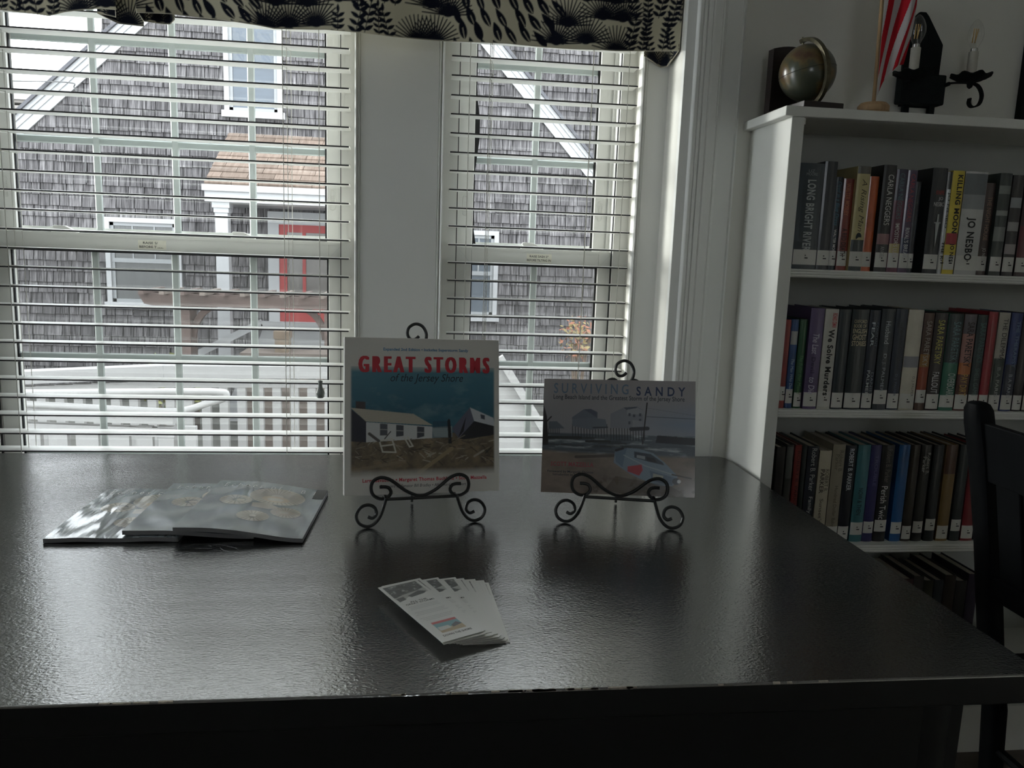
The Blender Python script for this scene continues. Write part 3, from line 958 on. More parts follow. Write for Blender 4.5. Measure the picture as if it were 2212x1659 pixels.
put_text(b1, 'of the Jersey Shore', -BW / 2 + .285 * BW, BH * (1 - .295), .47 * BW, .066 * BH, M_dark, .0, .28, -.0008)
put_text(b1, 'Larry Savadove \u2022 Margaret Thomas Buchholz \u2022 Scott Mazzella', -BW / 2 + .112 * BW, BH * (1 - .925), .80 * BW, .030 * BH, M_red, .025)
put_text(b1, 'Foreword by Senator Bill Bradley \u2022 Afterword by Robert M', -BW / 2 + .22 * BW, BH * (1 - .962), .58 * BW, .026 * BH, M_dark, .0, .2)

# ---- landscape picture book on the second easel
CW, CH, CT = .294, .223, .014
b2 = thing('picture_book', 'landscape picture book with stilt houses and a car sunk in sand on its cover', 'book', M=frame_matrix((.385, 1.427, .800), -.262, .281, .038))
cv = MB().box(-CW / 2, CW / 2, 0, .002, 0, CH).box(-CW / 2, CW / 2, CT - .002, CT, 0, CH).box(-CW / 2, -CW / 2 + .002, .002, CT - .002, 0, CH)
M_greycover = mat('pale_grey_cover', (.62, .61, .62), .3, .02, 10, coat=.3)
cv.build('cover', M_greycover, b2, local=True, bevel=.0008, seg=1)
MB().box(-CW / 2 + .002, CW / 2 - .002, .002, CT - .002, .002, CH - .002).build('page_block', M_paper, b2, local=True)
p = Paint(330, 250, (0, 0, 0), 1., .758)
def Z2(zx, zy): return ((zx - 130) / 1368, (zy - 250) / 1368)
n1 = p.noise(3, 3, 5); n2 = p.noise(10, 14, 8, 5); n3 = p.noise(8, 40, 13, 4); n4 = p.noise(26, 22, 3, 4)
U_ = p.X; V_ = p.Y / .758
sk = np.array(rgb(158, 152, 154)) * (1 - np.clip(V_ / .5, 0, 1))[..., None] + np.array(rgb(150, 150, 156)) * np.clip(V_ / .5, 0, 1)[..., None]
bl = np.clip((U_ - .55) / .4, 0, 1) * np.clip(1 - np.abs(V_ - .38) / .22, 0, 1) * (.4 + n1)
sk = sk * (1 - .7 * bl[..., None]) + np.array(rgb(108, 134, 166)) * .7 * bl[..., None]
p.a[:] = sk
sea = np.clip((V_ - .475) / .01, 0, 1)
sc_ = np.array(rgb(92, 102, 112)) * (.6 + .5 * n3)[..., None] + np.array(rgb(205, 208, 210)) * np.clip((n3 - .55) * 4, 0, 1)[..., None] * .55
p.a[:] = p.a * (1 - sea[..., None]) + sc_ * sea[..., None]
sand = np.clip((V_ - (.625 + .03 * (n1 - .5) + .02 * U_)) / .03, 0, 1)
sd_ = np.array(rgb(138, 124, 114)) * (.55 + .75 * n2)[..., None]
p.a[:] = p.a * (1 - sand[..., None]) + sd_ * sand[..., None]
scrub = np.clip((n4 - .52) * 6, 0, 1) * np.clip((V_ - .80) / .1, 0, 1) * np.clip((U_ - .28) / .1, 0, 1)
p.a[:] = p.a * (1 - .7 * scrub[..., None]) + np.array(rgb(74, 62, 40)) * .7 * scrub[..., None]
def poly2(pts, c, al=1.): p.poly([Z2(*q) for q in pts], c, al)
def ln2(a, b, wpx, c, al=1.): p.line(Z2(*a), Z2(*b), wpx / 1368, c, al)
for k in range(26):                                                     # wet sand, weed lines
    x = rnd.uniform(140, 900); y = rnd.uniform(770, 900)
    ln2((x, y), (x + rnd.uniform(60, 260), y + rnd.uniform(-8, 10)), rnd.uniform(6, 18), rgb(46, 46, 48), .55)
ln2((190, 790), (480, 785), 26, rgb(44, 46, 48)); ln2((530, 815), (740, 812), 22, rgb(48, 50, 52)); ln2((440, 960), (820, 935), 26, rgb(60, 56, 52), .8)
for x in range(400, 720, 26): ln2((x, 660), (x + 6, 775 - abs(x - 560) * .02), 7, rgb(44, 46, 54))
for x in range(748, 1050, 25): ln2((x, 690), (x + 4, 795), 7, rgb(40, 42, 50))
for x in range(185, 290, 16): ln2((x, 700), (x, 755), 6, rgb(50, 52, 60))
poly2([(183, 645), (255, 640), (290, 668), (330, 705), (183, 712)], rgb(100, 106, 118))
poly2([(396, 600), (500, 525), (625, 555), (625, 690), (400, 678)], rgb(104, 110, 124)); poly2([(500, 525), (565, 520), (625, 548), (625, 600)], rgb(84, 90, 106))
poly2([(400, 615), (580, 600), (700, 612), (715, 690), (570, 710), (400, 680)], rgb(112, 118, 130)); ln2((590, 690), (718, 684), 12, rgb(56, 60, 70))
poly2([(744, 560), (860, 500), (985, 490), (1035, 520), (1035, 690), (744, 690)], rgb(132, 134, 144)); poly2([(860, 500), (985, 490), (960, 520), (890, 525)], rgb(88, 94, 108))
poly2([(890, 520), (985, 500), (1035, 525), (1035, 560), (890, 560)], rgb(150, 152, 160))
for x, y in ((905, 550), (945, 560), (1000, 550), (905, 625), (940, 630), (1000, 600)): poly2([(x, y), (x + 20, y), (x + 20, y + 26), (x, y + 26)], rgb(84, 88, 100))
poly2([(940, 610), (1030, 620), (1030, 690), (940, 685)], rgb(146, 148, 156)); ln2((930, 695), (1078, 685), 34, rgb(58, 58, 66))
ln2((1070, 455), (1035, 825), 12, rgb(46, 42, 46)); ln2((1070, 578), (1498, 590), 5, rgb(70, 76, 88)); ln2((1070, 500), (1498, 560), 2.5, rgb(110, 112, 120))
poly2([(1165, 745), (1498, 760), (1498, 825), (1150, 812)], rgb(34, 36, 46))
poly2([(130, 480), (165, 600), (185, 830), (180, 860), (130, 860)], rgb(50, 46, 50)); ln2((150, 660), (205, 600), 12, rgb(50, 46, 50))
# the half-buried car
poly2([(790, 900), (900, 865), (1000, 870), (1130, 905), (1230, 985), (1350, 1105), (1310, 1190), (1180, 1195), (1000, 1130), (900, 1080), (780, 1000)], rgb(126, 142, 158))
poly2([(960, 895), (1110, 915), (1215, 985), (1230, 1010), (1100, 985), (965, 950)], rgb(58, 64, 76)); poly2([(985, 925), (1060, 935), (1060, 965), (985, 950)], rgb(150, 156, 164)); poly2([(1070, 940), (1140, 950), (1170, 990), (1075, 975)], rgb(30, 32, 40))
poly2([(790, 900), (900, 865), (880, 930), (860, 1040), (800, 990)], rgb(100, 118, 138)); ln2((860, 870), (800, 890), 22, rgb(34, 34, 40))
ln2((870, 930), (1060, 1020), 8, rgb(160, 172, 184)); ln2((1060, 1020), (1340, 1100), 8, rgb(160, 172, 184))
poly2([(905, 1030), (1030, 1010), (1040, 1060), (1010, 1110), (905, 1075)], rgb(172, 40, 58)); poly2([(1100, 1060), (1330, 1120), (1300, 1185), (1120, 1150)], rgb(96, 112, 132))
poly2([(1132, 1085), (1222, 1105), (1215, 1152), (1130, 1132)], rgb(168, 168, 158)); p.ell(*Z2(1335, 1150), .025, .022, rgb(64, 68, 76)); p.ell(*Z2(1360, 1150), .012, .012, rgb(210, 212, 214))
poly2([(800, 1120), (1000, 1150), (1300, 1200), (1400, 1250), (1400, 1290), (1000, 1300), (700, 1250)], rgb(70, 58, 40), .6)
ln2((1300, 1090), (1465, 1120), 12, rgb(60, 50, 40))
me = p.sheet('cover_photo', lambda u, v: (-CW / 2 + CW * u, u * 0 - .0003, CH * (1 - v)))
link('cover_photo', me, M_art, b2)
M_slate = mat('slate_print', rgb(98, 116, 138), .45, .06, 60)
M_navy = mat('navy_print', rgb(44, 58, 92), .45, .06, 60)
def t2(s, x0, x1, y0, y1, m, bold=0., shear=0.):
    put_text(b2, s, -CW / 2 + CW * (x0 - 130) / 1368, CH - CW * (y1 - 250) / 1368, CW * (x1 - x0) / 1368, CW * (y1 - y0) / 1368, m, bold, shear)
t2('S U R V I V I N G', 222, 902, 288, 382, M_slate, .012)
t2('S A N D Y', 972, 1408, 306, 390, M_navy, .022)
t2('Long Beach Island and the Greatest Storm of the Jersey Shore', 220, 1402, 393, 448, M_dark, .006)
M_rust = mat('faded_red_print', rgb(150, 70, 76), .45, .06, 60)
t2('SCOTT MAZZELLA', 212, 600, 1008, 1048, M_rust, .03)
t2('Foreword by Margaret Thomas', 185, 600, 1085, 1112, M_dark, .01)
t2('Introduction by L', 235, 440, 1112, 1140, M_dark, .01)

# ---- scrolled iron easels
def smooth_path(pts, n=6):
    out = []
    P_ = [Vector(q) for q in pts]
    for i in range(len(P_) - 1):
        p0 = P_[max(i - 1, 0)]; p1 = P_[i]; p2 = P_[i + 1]; p3 = P_[min(i + 2, len(P_) - 1)]
        for k in range(n):
            t = k / n
            out.append(.5 * ((2 * p1) + (-p0 + p2) * t + (2 * p0 - 5 * p1 + 4 * p2 - p3) * t * t + (-p0 + 3 * p1 - 3 * p2 + p3) * t ** 3))
    out.append(P_[-1])
    return out
def easel(label, loc, yaw, lean, fs, top, dyu, dyl, zb, yb, lbook, droll, dyaw):
    """dyu: uprights just behind the book's back; dyl: lip just before its front; zb, yb: the book's lower front edge"""
    e = thing('display_easel', label, 'easel', M=Matrix.Translation(loc) @ Matrix.Rotation(yaw, 4, 'Z'))
    r = .0031
    tl = math.tan(lean)
    def pt(x, z, dy=0.): return (x, dy + z * tl, z)
    for s in (-1, 1):
        # foot scroll and leg in one bent rod
        c = (.102, .0215)
        leg = [(.0985, .021), (.1075, .0185), (.1145, .026), (.1115, .0355), (.1010, .039), (.0885, .034), (.0830, .0215), (.0885, .0085), (.1010, .0031), (.1150, .0065)]
        q = [(.1000 - .001, .0205), (.0905, .0175), (.0835, .0245), (.0865, .036), (.0985, .0415), (.1120, .037), (.1195, .0235), (.1145, .0095), (.1010, .0032), (.0880, .0070), (.0765, .0200), (.0690, .040), (.0655, .052)]
        if s < 0:
            pass
        MB().tube(smooth_path([pt(s * (.1 + (a - .1) * 1.0) * fs, b) for a, b in q], 5), r, 8).build('leg', M_iron, e, local=True, smooth=True)
        # upright behind the book
        up_p = [(.0655, .038), (.0645, .055), (.060, .10), (.045, .18), (.028, .25), (.012, top - .030), (.006, top - .012)]
        MB().tube(smooth_path([pt(s * a * fs, b, dyu) for a, b in up_p], 5), r * .9, 8).build('upright', M_iron, e, local=True, smooth=True)
        # the arm the book stands on follows the slope of the book's lower edge
        za = zb + s * .0655 * fs * math.sin(droll) - r * .9 + .0004
        ya = yb + s * .0655 * fs * dyaw
        ye = dyu + .050 * tl
        tb = math.tan(lbook)
        MB().tube([(s * .0655 * fs, .050 * tl, .050), (s * .0655 * fs, ya - .006, za + .006 * tb), (s * .0655 * fs, ye, za - (ye - ya) * tb), (s * .0655 * fs, ye + .002, za - (ye - ya) * tb)], r * .9, 8).build('ledge_arm', M_iron, e, local=True, smooth=True)
        ear = [(.006, top - .012), (.018, top - .003), (.030, top - .006), (.036, top - .016)]
        MB().tube(smooth_path([pt(s * a * fs, b, dyu) for a, b in ear], 4), r * .8, 8).build('shoulder_scroll', M_iron, e, local=True, smooth=True)
    MB().tube([pt(-.0655 * fs, .050), pt(.0655 * fs, .050)], r, 8).build('cross_bar', M_iron, e, local=True, smooth=True)
    half = [(.0, .0545), (.012, .057), (.030, .066), (.048, .080), (.060, .0875), (.074, .0905), (.087, .085), (.0915, .073), (.088, .060), (.076, .0525), (.063, .0535), (.0555, .062), (.0585, .0705), (.066, .0735), (.076, .0735)]
    lip = [(-a, b) for a, b in reversed(half[1:])] + half
    MB().tube(smooth_path([pt(a * fs, b - .0042, dyl) for a, b in lip], 4), r, 8).build('front_lip', M_iron, e, local=True, smooth=True)
    for s in (-1, 1):
        MB().tube([pt(s * .064 * fs, .0495, dyl), pt(s * .0655 * fs, .050, .0)], r * .9, 6).build('lip_weld', M_iron, e, local=True)
    # top scroll
    tz = top
    sc_ = [(.012, tz - .010), (.0185, tz + .002), (.0195, tz + .016), (.012, tz + .029), (-.001, tz + .033), (-.0135, tz + .026), (-.0165, tz + .014), (-.011, tz + .0045), (-.002, tz + .004), (.0055, tz + .010)]
    MB().tube(smooth_path([pt(a, b, dyu) for a, b in [(.006, tz - .020)] + sc_], 5), r, 8).build('top_scroll', M_iron, e, local=True, smooth=True)
    # hinged rear leg
    a = pt(0, top - .03, dyu)
    MB().tube([a, (0, a[1] + .030, .0028)], r * .9, 8).build('rear_leg', M_iron, e, local=True, smooth=True)
    MB().tube([pt(-.033 * fs, .225, dyu), pt(.033 * fs, .225, dyu)], r * .8, 8).build('cross_brace', M_iron, e, local=True)
    return e
easel('black scrolled iron easel holding the square book with the red title', (.013, 1.402, DZ), .15, .19, 1.0, .329, .0458, .0108, .052, .029, .193, -.022, .042)
easel('black scrolled iron easel holding the landscape book with the sunken car', (.381, 1.388, DZ), -.21, .27, 1.0, .266, .0464, .0170, .050, .039, .281, .038, -.052)

# ---- three magazines
M_mag = attr_mat('glossy_magazine_cover', .25, .6, coat=1.0, bump=.65, coatr=.05)
M_magpages = mat('magazine_pages', (.20, .20, .21), .7, .15, 300, stretch=(1, 1, 40))
MW, MH, MT = .215, .277, .0072
p = Paint(190, 230, rgb(128, 138, 144), MW, MH)
n1 = p.noise(5, 5, 4); n2 = p.noise(14, 14, 9)
p.a[:] = p.a * (.75 + .5 * n1)[..., None]
SH, SD = rgb(196, 188, 172), rgb(104, 94, 84)
def shell(x, y, rx, ry, ribs, rot):
    p.ell(x + .002, y + .003, rx * 1.05, ry * 1.05, rgb(84, 92, 98), .6, rot, .3)
    p.ell(x, y, rx, ry, SH, 1, rot)
    for k in range(ribs):
        a = 2 * math.pi * k / ribs
        ca, sa = math.cos(rot), math.sin(rot)
        ux, uy = rx * .95 * math.cos(a), ry * .95 * math.sin(a)
        p.line((x + .25 * (ux * ca - uy * sa), y + .25 * (ux * sa + uy * ca)), (x + ux * ca - uy * sa, y + ux * sa + uy * ca), .0017, SD, .75)
shell(.130, .078, .052, .047, 34, .1)
p.ell(.130, .095, .026, .016, rgb(196, 176, 150)); p.ell(.130, .096, .015, .009, SH)
shell(.062, .118, .030, .027, 16, .3); p.ell(.068, .118, .012, .011, rgb(110, 112, 114)); p.ell(.071, .119, .008, .007, SH)
p.poly([(.095, .128), (.120, .120), (.150, .140), (.128, .152), (.098, .150)], rgb(198, 190, 176))
shell(.162, .158, .027, .026, 22, .2); p.ell(.160, .160, .017, .013, rgb(180, 168, 150)); p.ell(.159, .160, .009, .007, SH)
shell(.112, .196, .028, .026, 20, 0); p.ell(.112, .204, .005, .004, rgb(110, 100, 90))
def mag(label, x0, y0, zf, rot):
    e = thing('magazine', label, 'magazine', M=Matrix.Translation((x0, y0, 0)) @ Matrix.Rotation(rot, 4, 'Z'), group='fanned magazines')
    def zt(x): return np.vectorize(zf)(x)
    n = 24
    xs = [MW * i / n for i in range(n + 1)]
    poly_ = [(x, float(zf(x)) + MT) for x in xs] + [(x, float(zf(x))) for x in reversed(xs)]
    MB().prism(poly_, 'Y', 0.0006, MH - .0006).build('page_block', M_magpages, e, local=True)
    me_ = p.sheet('front_cover', lambda u, v: (MW * u, MH * (1 - v), np.interp(MW * u, xs, [zf(x) for x in xs]) + MT + .0004))
    fc = link('front_cover', me_, M_mag, e)
    z_ = MT + .0010
    tm = MB()
    v2, f2, _ = text2d('E c h o e s   o f   L   B   I', -.012, 0)
    tm.add([(.018 + .175 * float(a), .238 + .022 * float(b), float(zf(.018 + .175 * float(a))) + z_) for a, b in v2], f2)
    tm.build('lettering', mat('white_print', (.85, .85, .85), .4, .02, 30), fc, local=True)
    MB().prism([(MW - .022, float(zf(MW - .022)) + z_ - .0004), (MW - .001, float(zf(MW)) + z_ - .0004), (MW - .001, float(zf(MW)) + z_ - .0002), (MW - .022, float(zf(MW - .022)) + z_ - .0002)], 'Y', .215, MH - .002).build('corner_flash', mat('dark_flash', (.03, .032, .035), .25, .1, 30), fc, local=True)
    return e
def ss(t):
    t = min(max(t, 0), 1)
    return t * t * (3 - 2 * t)
zA = lambda x: DZ + .0006 + .0016 * math.sin(min(1, x / MW) * 6) ** 2
zB = lambda x: DZ + .0106 - .0080 * ss((x - .06) / .15)
zC = lambda x: DZ + .0198 - .0050 * ss((x - .04) / .09) - .0130 * ss((x - .09) / .125)
mag('glossy grey shell-cover magazine at the bottom of the fanned three', -.612, 1.324, zA, .0)
mag('glossy grey shell-cover magazine in the middle of the fanned three', -.490, 1.333, zB, -.01)
mag('glossy grey shell-cover magazine lying on top of the fanned three', -.405, 1.322, zC, -.045)

# ---- fan of bookmarks
KW, KL = .062, .190
M_card = attr_mat('bookmark_print', .4, .6, coat=1.0, coatr=.25)
M_card.node_tree.nodes['Principled BSDF'].inputs['IOR'].default_value = 2.4
M_cardpaper = mat('bookmark_card', (.72, .71, .68), .6, .03, 60)
p = Paint(80, 230, (.86, .85, .82), KW, KL)
n1 = p.noise(6, 12, 4); n2 = p.noise(14, 40, 9)
ph = np.clip((p.X - .004) / .001, 0, 1) * np.clip((KW - .004 - p.X) / .001, 0, 1) * np.clip((p.Y - .005) / .001, 0, 1) * np.clip((.046 - p.Y) / .001, 0, 1)
g = np.clip(.04 + .25 * n2 * n1 + .5 * np.clip((n2 - .56) * 5, 0, 1) * (np.abs(p.Y - .02) < .012), 0, 1)
p.a[:] = p.a * (1 - ph[..., None]) + np.repeat(g[..., None], 3, 2) * ph[..., None]
p.poly([(.004, .047), (.020, .040), (.045, .036), (.058, .030), (.058, .046), (.030, .045), (.016, .056), (.006, .058)], (.55, .55, .53))
p.poly([(.006, .048), (.018, .046), (.018, .056), (.006, .060)], (.12, .12, .12)); p.poly([(.024, .047), (.046, .037), (.056, .044), (.050, .049), (.028, .053)], (.10, .10, .10))
for y0 in (.081, .085, .089, .100, .104, .108, .119, .123, .127):
    a = rnd.uniform(.006, .012)
    p.line((a, y0), (KW - a, y0), .0012, (.40, .40, .40), .6)
p.poly([(.013, .139), (.049, .139), (.049, .168), (.013, .168)], rgb(110, 170, 180))
p.poly([(.013, .136), (.049, .136), (.049, .142), (.013, .142)], rgb(205, 60, 60))
p.poly([(.013, .158), (.049, .156), (.049, .168), (.013, .168)], rgb(186, 160, 116)); p.poly([(.014, .152), (.030, .152), (.032, .160), (.014, .162)], rgb(220, 220, 215)); p.poly([(.034, .154), (.044, .148), (.049, .156), (.034, .160)], rgb(70, 70, 80))
me_print = p.sheet('front_print', lambda u, v: (-KW / 2 + KW * u, KL * (1 - v), u * 0 + .00068))
body = MB().box(-KW / 2, KW / 2, 0, KL, 0, .0006).mesh('card_stock')
tmb = MB()
for s, x, y, wd_, h_ in (('ALL THE', .018, .121, .026, .0042), ('GREAT STORMS', .009, .1155, .044, .0042), ('DOWN THE SHORE', .010, .012, .042, .0046)):
    text_mb(s, (-KW / 2 + x, y, .00080), (wd_, 0, 0), (0, h_, 0), .01, 0, tmb)
me_txt = tmb.mesh('lettering')
ORD = ['first', 'second', 'third', 'fourth', 'fifth', 'sixth', 'seventh', 'eighth', 'ninth', 'tenth', 'eleventh', 'twelfth', 'thirteenth', 'fourteenth', 'fifteenth', 'sixteenth', 'seventeenth']
angs = [27.7, 26.4, 25.6, 24.9, 20.4, 19.5, 18.8, 14.6, 13.9, 13.1, 11.8, 10.4, 9.0, 8.0, 7.0, 6.0, 5.0, 3.6]
N = len(angs)
for i, a in enumerate(angs):
    t = i / (N - 1)
    t2_ = (angs[0] - a) / (angs[0] - angs[-1])
    bx = .0635 + .031 * t2_; by = .940 + .012 * t2_ + (.004 * math.sin(i * 2.1) if i else 0)
    z = DZ + .0002 + (N - 1 - i) * .00086
    if i == 0:
        lb, gp = 'storm-book bookmark card on top of the fan, its whole front showing', 'fanned bookmarks'
    else:
        lb, gp = 'storm-book bookmark card, %s down from the top card of the fan' % ORD[i - 1], 'fanned bookmarks'
    e = thing('bookmark', lb, 'bookmark', M=Matrix.Translation((bx, by, z)) @ Matrix.Rotation(math.radians(a), 4, 'Z'), group=gp)
    c_ = link('card_stock', body, M_cardpaper, e)
    f_ = link('front_print', me_print, M_card, e)
    link('lettering', me_txt, M_ink, e)

# ================================================================== BOOKCASE
BX0, BX1, BYF = .811, 1.80, 1.724
bc = thing('bookcase', 'tall white painted bookcase with reeded shelf edges against the wall', 'bookcase', (1.3, YW, 0))
MB().box(BX0, BX0 + .030, BYF, YW - .001, 0, 1.571).build('side_panel', M_shelf, bc, bevel=.001, seg=1)
MB().box(BX1 - .030, BX1, BYF, YW - .001, 0, 1.571).build('side_panel', M_shelf, bc, bevel=.001, seg=1)
MB().box(BX0 - .020, BX1 + .020, BYF - .010, YW - .001, 1.571, 1.592).build('top_board', M_shelf, bc, bevel=.002, seg=2)
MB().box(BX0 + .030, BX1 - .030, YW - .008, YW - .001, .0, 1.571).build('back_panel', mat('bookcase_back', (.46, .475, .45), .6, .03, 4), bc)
MB().box(BX0 + .030, BX0 + .038, BYF + .012, BYF + .09, 1.558, 1.571).build('cleat', M_shelf, bc)
SHELF = [1.240, .912, .575, .240]
for z in SHELF:
    y = BYF + .002
    pr = [(YW - .008, z - .019), (y + .003, z - .019), (y, z - .0165), (y, z - .0145), (y + .002, z - .0128), (y + .002, z - .0118), (y, z - .0105), (y, z - .0085), (y + .002, z - .0068), (y + .002, z - .0058), (y, z - .0045), (y, z - .002), (y + .002, z), (YW - .008, z)]
    MB().prism(pr, 'X', BX0 + .030, BX1 - .030).build('shelf', M_shelf, bc)
MB().box(BX0 + .030, BX1 - .030, BYF + .006, BYF + .024, 0, .110).box(BX0 + .030, BX1 - .030, BYF + .004, YW - .008, .110, .130).build('plinth', M_shelf, bc)

# ---- books
M_call = mat('white_call_label', (.66, .65, .61), .5, .03, 40)
def cmat(c, gloss=.5):
    k = 'book_%d_%d_%d' % c
    return mat(k, rgb(*c), .32, .10, 25, coat=gloss, coatr=.14)
def arc(x0, x1, yf, b, off=0., n=6, inset=0.):
    out = []
    for i in range(n + 1):
        t = i / n
        out.append((x0 + inset + (x1 - x0 - 2 * inset) * t, yf - b * (1 - (2 * t - 1) ** 2) - off))
    return out
def arc_strip(x0, x1, yf, b, off, z0, z1, inset=.0006):
    a = arc(x0, x1, yf, b, off, inset=inset)
    m = MB()
    vs = [(x, y, z0) for x, y in a] + [(x, y, z1) for x, y in a]
    n = len(a)
    m.add(vs, [(i, i + 1, n + i + 1, n + i) for i in range(n - 1)])
    return m
def book(x0, x1, z, h, yf, col, label, group, bands=(), texts=(), call=(.010, .044), deep=.150, lean=0., bulge=.0028):
    g = .0006
    x0 += g; x1 -= g
    xm = (x0 + x1) / 2
    e = thing('book', label, 'book', (xm, yf, z), group)
    m = cmat(col)
    t = .0026
    a0 = arc(x0, x1, yf + .001, bulge); a1 = arc(x0, x1, yf + .001, bulge, -t)
    cvr = MB().prism(a0 + list(reversed(a1)), 'Z', z, z + h)
    cvr.box(x0, x0 + t, yf + .002, yf + deep, z, z + h).box(x1 - t, x1, yf + .002, yf + deep, z, z + h)
    cvr.build('cover', m, e)
    MB().box(x0 + t, x1 - t, yf + .003, yf + deep - .005, z + .003, z + h - .004).build('page_block', M_paper, e)
    for v0, v1, c in bands:                        # fractions of the height measured from the top
        arc_strip(x0, x1, yf + .001, bulge, .0003, z + h * (1 - v1), z + h * (1 - v0)).build('spine_band', cmat(c), e)
    if call:
        lb = arc_strip(x0, x1, yf + .001, bulge, .0006, z + call[0], z + call[1]).build('call_label', M_call, e)
        zz = z + (call[0] + call[1]) / 2
        mk = MB().box(xm - .0015, xm + .0012, yf - bulge - .0006, yf - bulge - .0002, zz + .003, zz + .0055).box(xm - .0015, xm + .006, yf - bulge - .0006, yf - bulge - .0002, zz - .003, zz - .0005)
        mk.build('call_mark', M_ink, lb)
    for tx in texts:
        s, v0, v1, u0, u1, c = tx[:6]
        bold = tx[6] if len(tx) > 6 else .0
        sh = tx[7] if len(tx) > 7 else 0.
        hor = tx[8] if len(tx) > 8 else False
        wd = x1 - x0
        yy = yf - bulge - .0004
        mt = mat('spine_ink_%d_%d_%d' % c, rgb(*c), .45, .04, 40)
        if hor:
            tm_ = text_mb(s, (x0 + wd * u0, yy, z + h * (1 - v1)), (wd * (u1 - u0), 0, 0), (0, 0, h * (v1 - v0)), bold, sh)
        else:
            tm_ = text_mb(s, (x0 + wd * u0, yy, z + h * (1 - v0)), (0, 0, -h * (v1 - v0)), (wd * (u1 - u0), 0, 0), bold, sh)
        tm_.build('spine_title', mt, e)
    if lean:
        e.rotation_euler.y = lean
    return e
WH = (205, 208, 208)
G1, G2, G3, G4 = 'books on the upper shelf', 'books on the middle shelf', 'books on the lower shelf', 'books on the bottom shelf'
Z1_, Z2_, Z3_, Z4_ = SHELF
S1 = [
 (.849, .907, .236, (48, 60, 68), 'thick slate-blue hardcover against the bookcase side, pale block capitals down its spine', (), [('LIZ', .06, .085, .32, .58, (150, 160, 164), 0, 0, True), ('MOORE', .09, .115, .24, .70, (150, 160, 164), 0, 0, True), ('LONG BRIGHT RIVER', .155, .825, .32, .68, (176, 182, 184), .03)]),
 (.907, .938, .242, (50, 54, 60), 'charcoal hardcover beside the thick slate-blue one on the upper shelf', (), ()),
 (.939, .959, .210, (24, 40, 54), 'thin navy paperback with white author capitals and teal script', (), [('Devil in a Blue Dress', .05, .52, .25, .75, (72, 118, 140), 0, .25), ('WALTER MOSLEY', .56, .86, .32, .66, (225, 225, 225), .015)]),
 (.960, .986, .207, (134, 58, 52), 'brick-red paperback with orange and black spine lettering', (), [('WALTER MOSLEY', .05, .40, .2, .62, (196, 120, 84), .01), ('A RED DEATH', .54, .84, .2, .7, (60, 20, 24), .03)]),
 (.986, .020 + .999, .235, (196, 184, 134), 'cream hardcover with brown script title and a dark keyhole foot', ((.0, .07, (90, 88, 82)), (.70, 1., (34, 48, 52))), [('A Rising Man', .12, .62, .25, .75, (84, 74, 52), 0, .3), ('O', .63, .72, .28, .72, (34, 48, 52), .25, 0, True)]),
 (1.020, 1.046, .215, (198, 98, 56), 'plain orange paperback on the upper shelf', (), ()),
 (1.049, 1.081, .241, (40, 40, 42), 'black hardcover with tall white author capitals and a pink petal', ((.64, .74, (150, 110, 112)),), [('CARLA NEGGERS', .09, .56, .34, .78, (214, 214, 210), .0), ('ANGEL', .76, .87, .3, .62, (150, 150, 150))]),
 (1.081, 1.109, .233, (108, 58, 78), 'mauve hardcover with grey-green author name fading to cream', ((.0, .30, (72, 70, 88)), (.72, .83, (196, 180, 128))), [('CARLA NEGGERS', .04, .48, .25, .68, (96, 124, 132)), ("IMPOSTOR'S LURE", .52, .86, .3, .7, (210, 200, 200), .01)]),
 (1.109, 1.133, .232, (86, 70, 96), 'dusky violet hardcover with red author name', ((.66, .84, (52, 58, 86)),), [('CARLA NEGGERS', .04, .50, .25, .70, (170, 74, 80)), ("RIVAL'S BREAK", .56, .86, .25, .72, (196, 196, 200), .01)]),
 (1.134, 1.151, .208, (26, 34, 46), 'thin midnight-blue paperback before the gap on the upper shelf', (), ()),
 (1.170, 1.207, .240, (46, 50, 54), 'black thriller hardcover with a silver dagger down its spine', (), [('KNIFE', .21, .25, .3, .85, (150, 40, 44), .02, 0, True), ('JO', .27, .31, .5, .82, (190, 190, 190), .02, 0, True), ('NESBO', .32, .36, .22, .95, (190, 190, 190), .02, 0, True)]),
 (1.207, 1.220, .233, (200, 202, 204), 'very thin white book with a black top, pressed against the yellow one', ((0, .17, (36, 36, 38)),), [('JO NESBO', .20, .55, .2, .8, (24, 24, 24), .01), ('THE R', .68, .86, .2, .8, (24, 24, 24), .02)]),
 (1.220, 1.250, .236, (222, 200, 72), 'bright yellow hardcover with heavy black capitals', ((.60, .71, (170, 50, 60)),), [('KILLING MOON', .04, .60, .35, .80, (22, 22, 22), .03), ('JO NES', .70, .88, .3, .75, (22, 22, 22), .03)]),
 (1.251, 1.308, .236, (196, 196, 194), 'thick pale grey hardcover with a dark cloudy top and huge author name', ((.02, .22, (104, 110, 114)), (.22, .36, (146, 150, 152))), [('JO NESBO', .44, .86, .22, .66, (24, 26, 28), .03)]),
 (1.309, 1.338, .213, (74, 60, 58), 'dark brown hardcover with bronze title capitals', (), [('THE NIGHT HOUSE', .15, .62, .3, .7, (150, 120, 100)), ('JO NESBO', .70, .88, .3, .7, (180, 176, 170), .01)]),
 (1.339, 1.370, .236, (58, 66, 64), 'grey-green hardcover with pale blots next to the dark brown one', ((.12, .20, (120, 126, 122)), (.36, .41, (150, 154, 150)), (.52, .66, (124, 128, 126))), ()),
 (1.372, 1.402, .233, (54, 52, 54), 'charcoal hardcover with pale splotches and a white streak', ((.22, .32, (146, 150, 152)), (.46, .55, (150, 148, 146)), (.68, .78, (160, 152, 152))), ()),
 (1.405, 1.437, .235, (66, 48, 52), 'dark wine hardcover, last one in sight on the upper shelf', ((.5, .85, (96, 36, 46)),), ()),
]
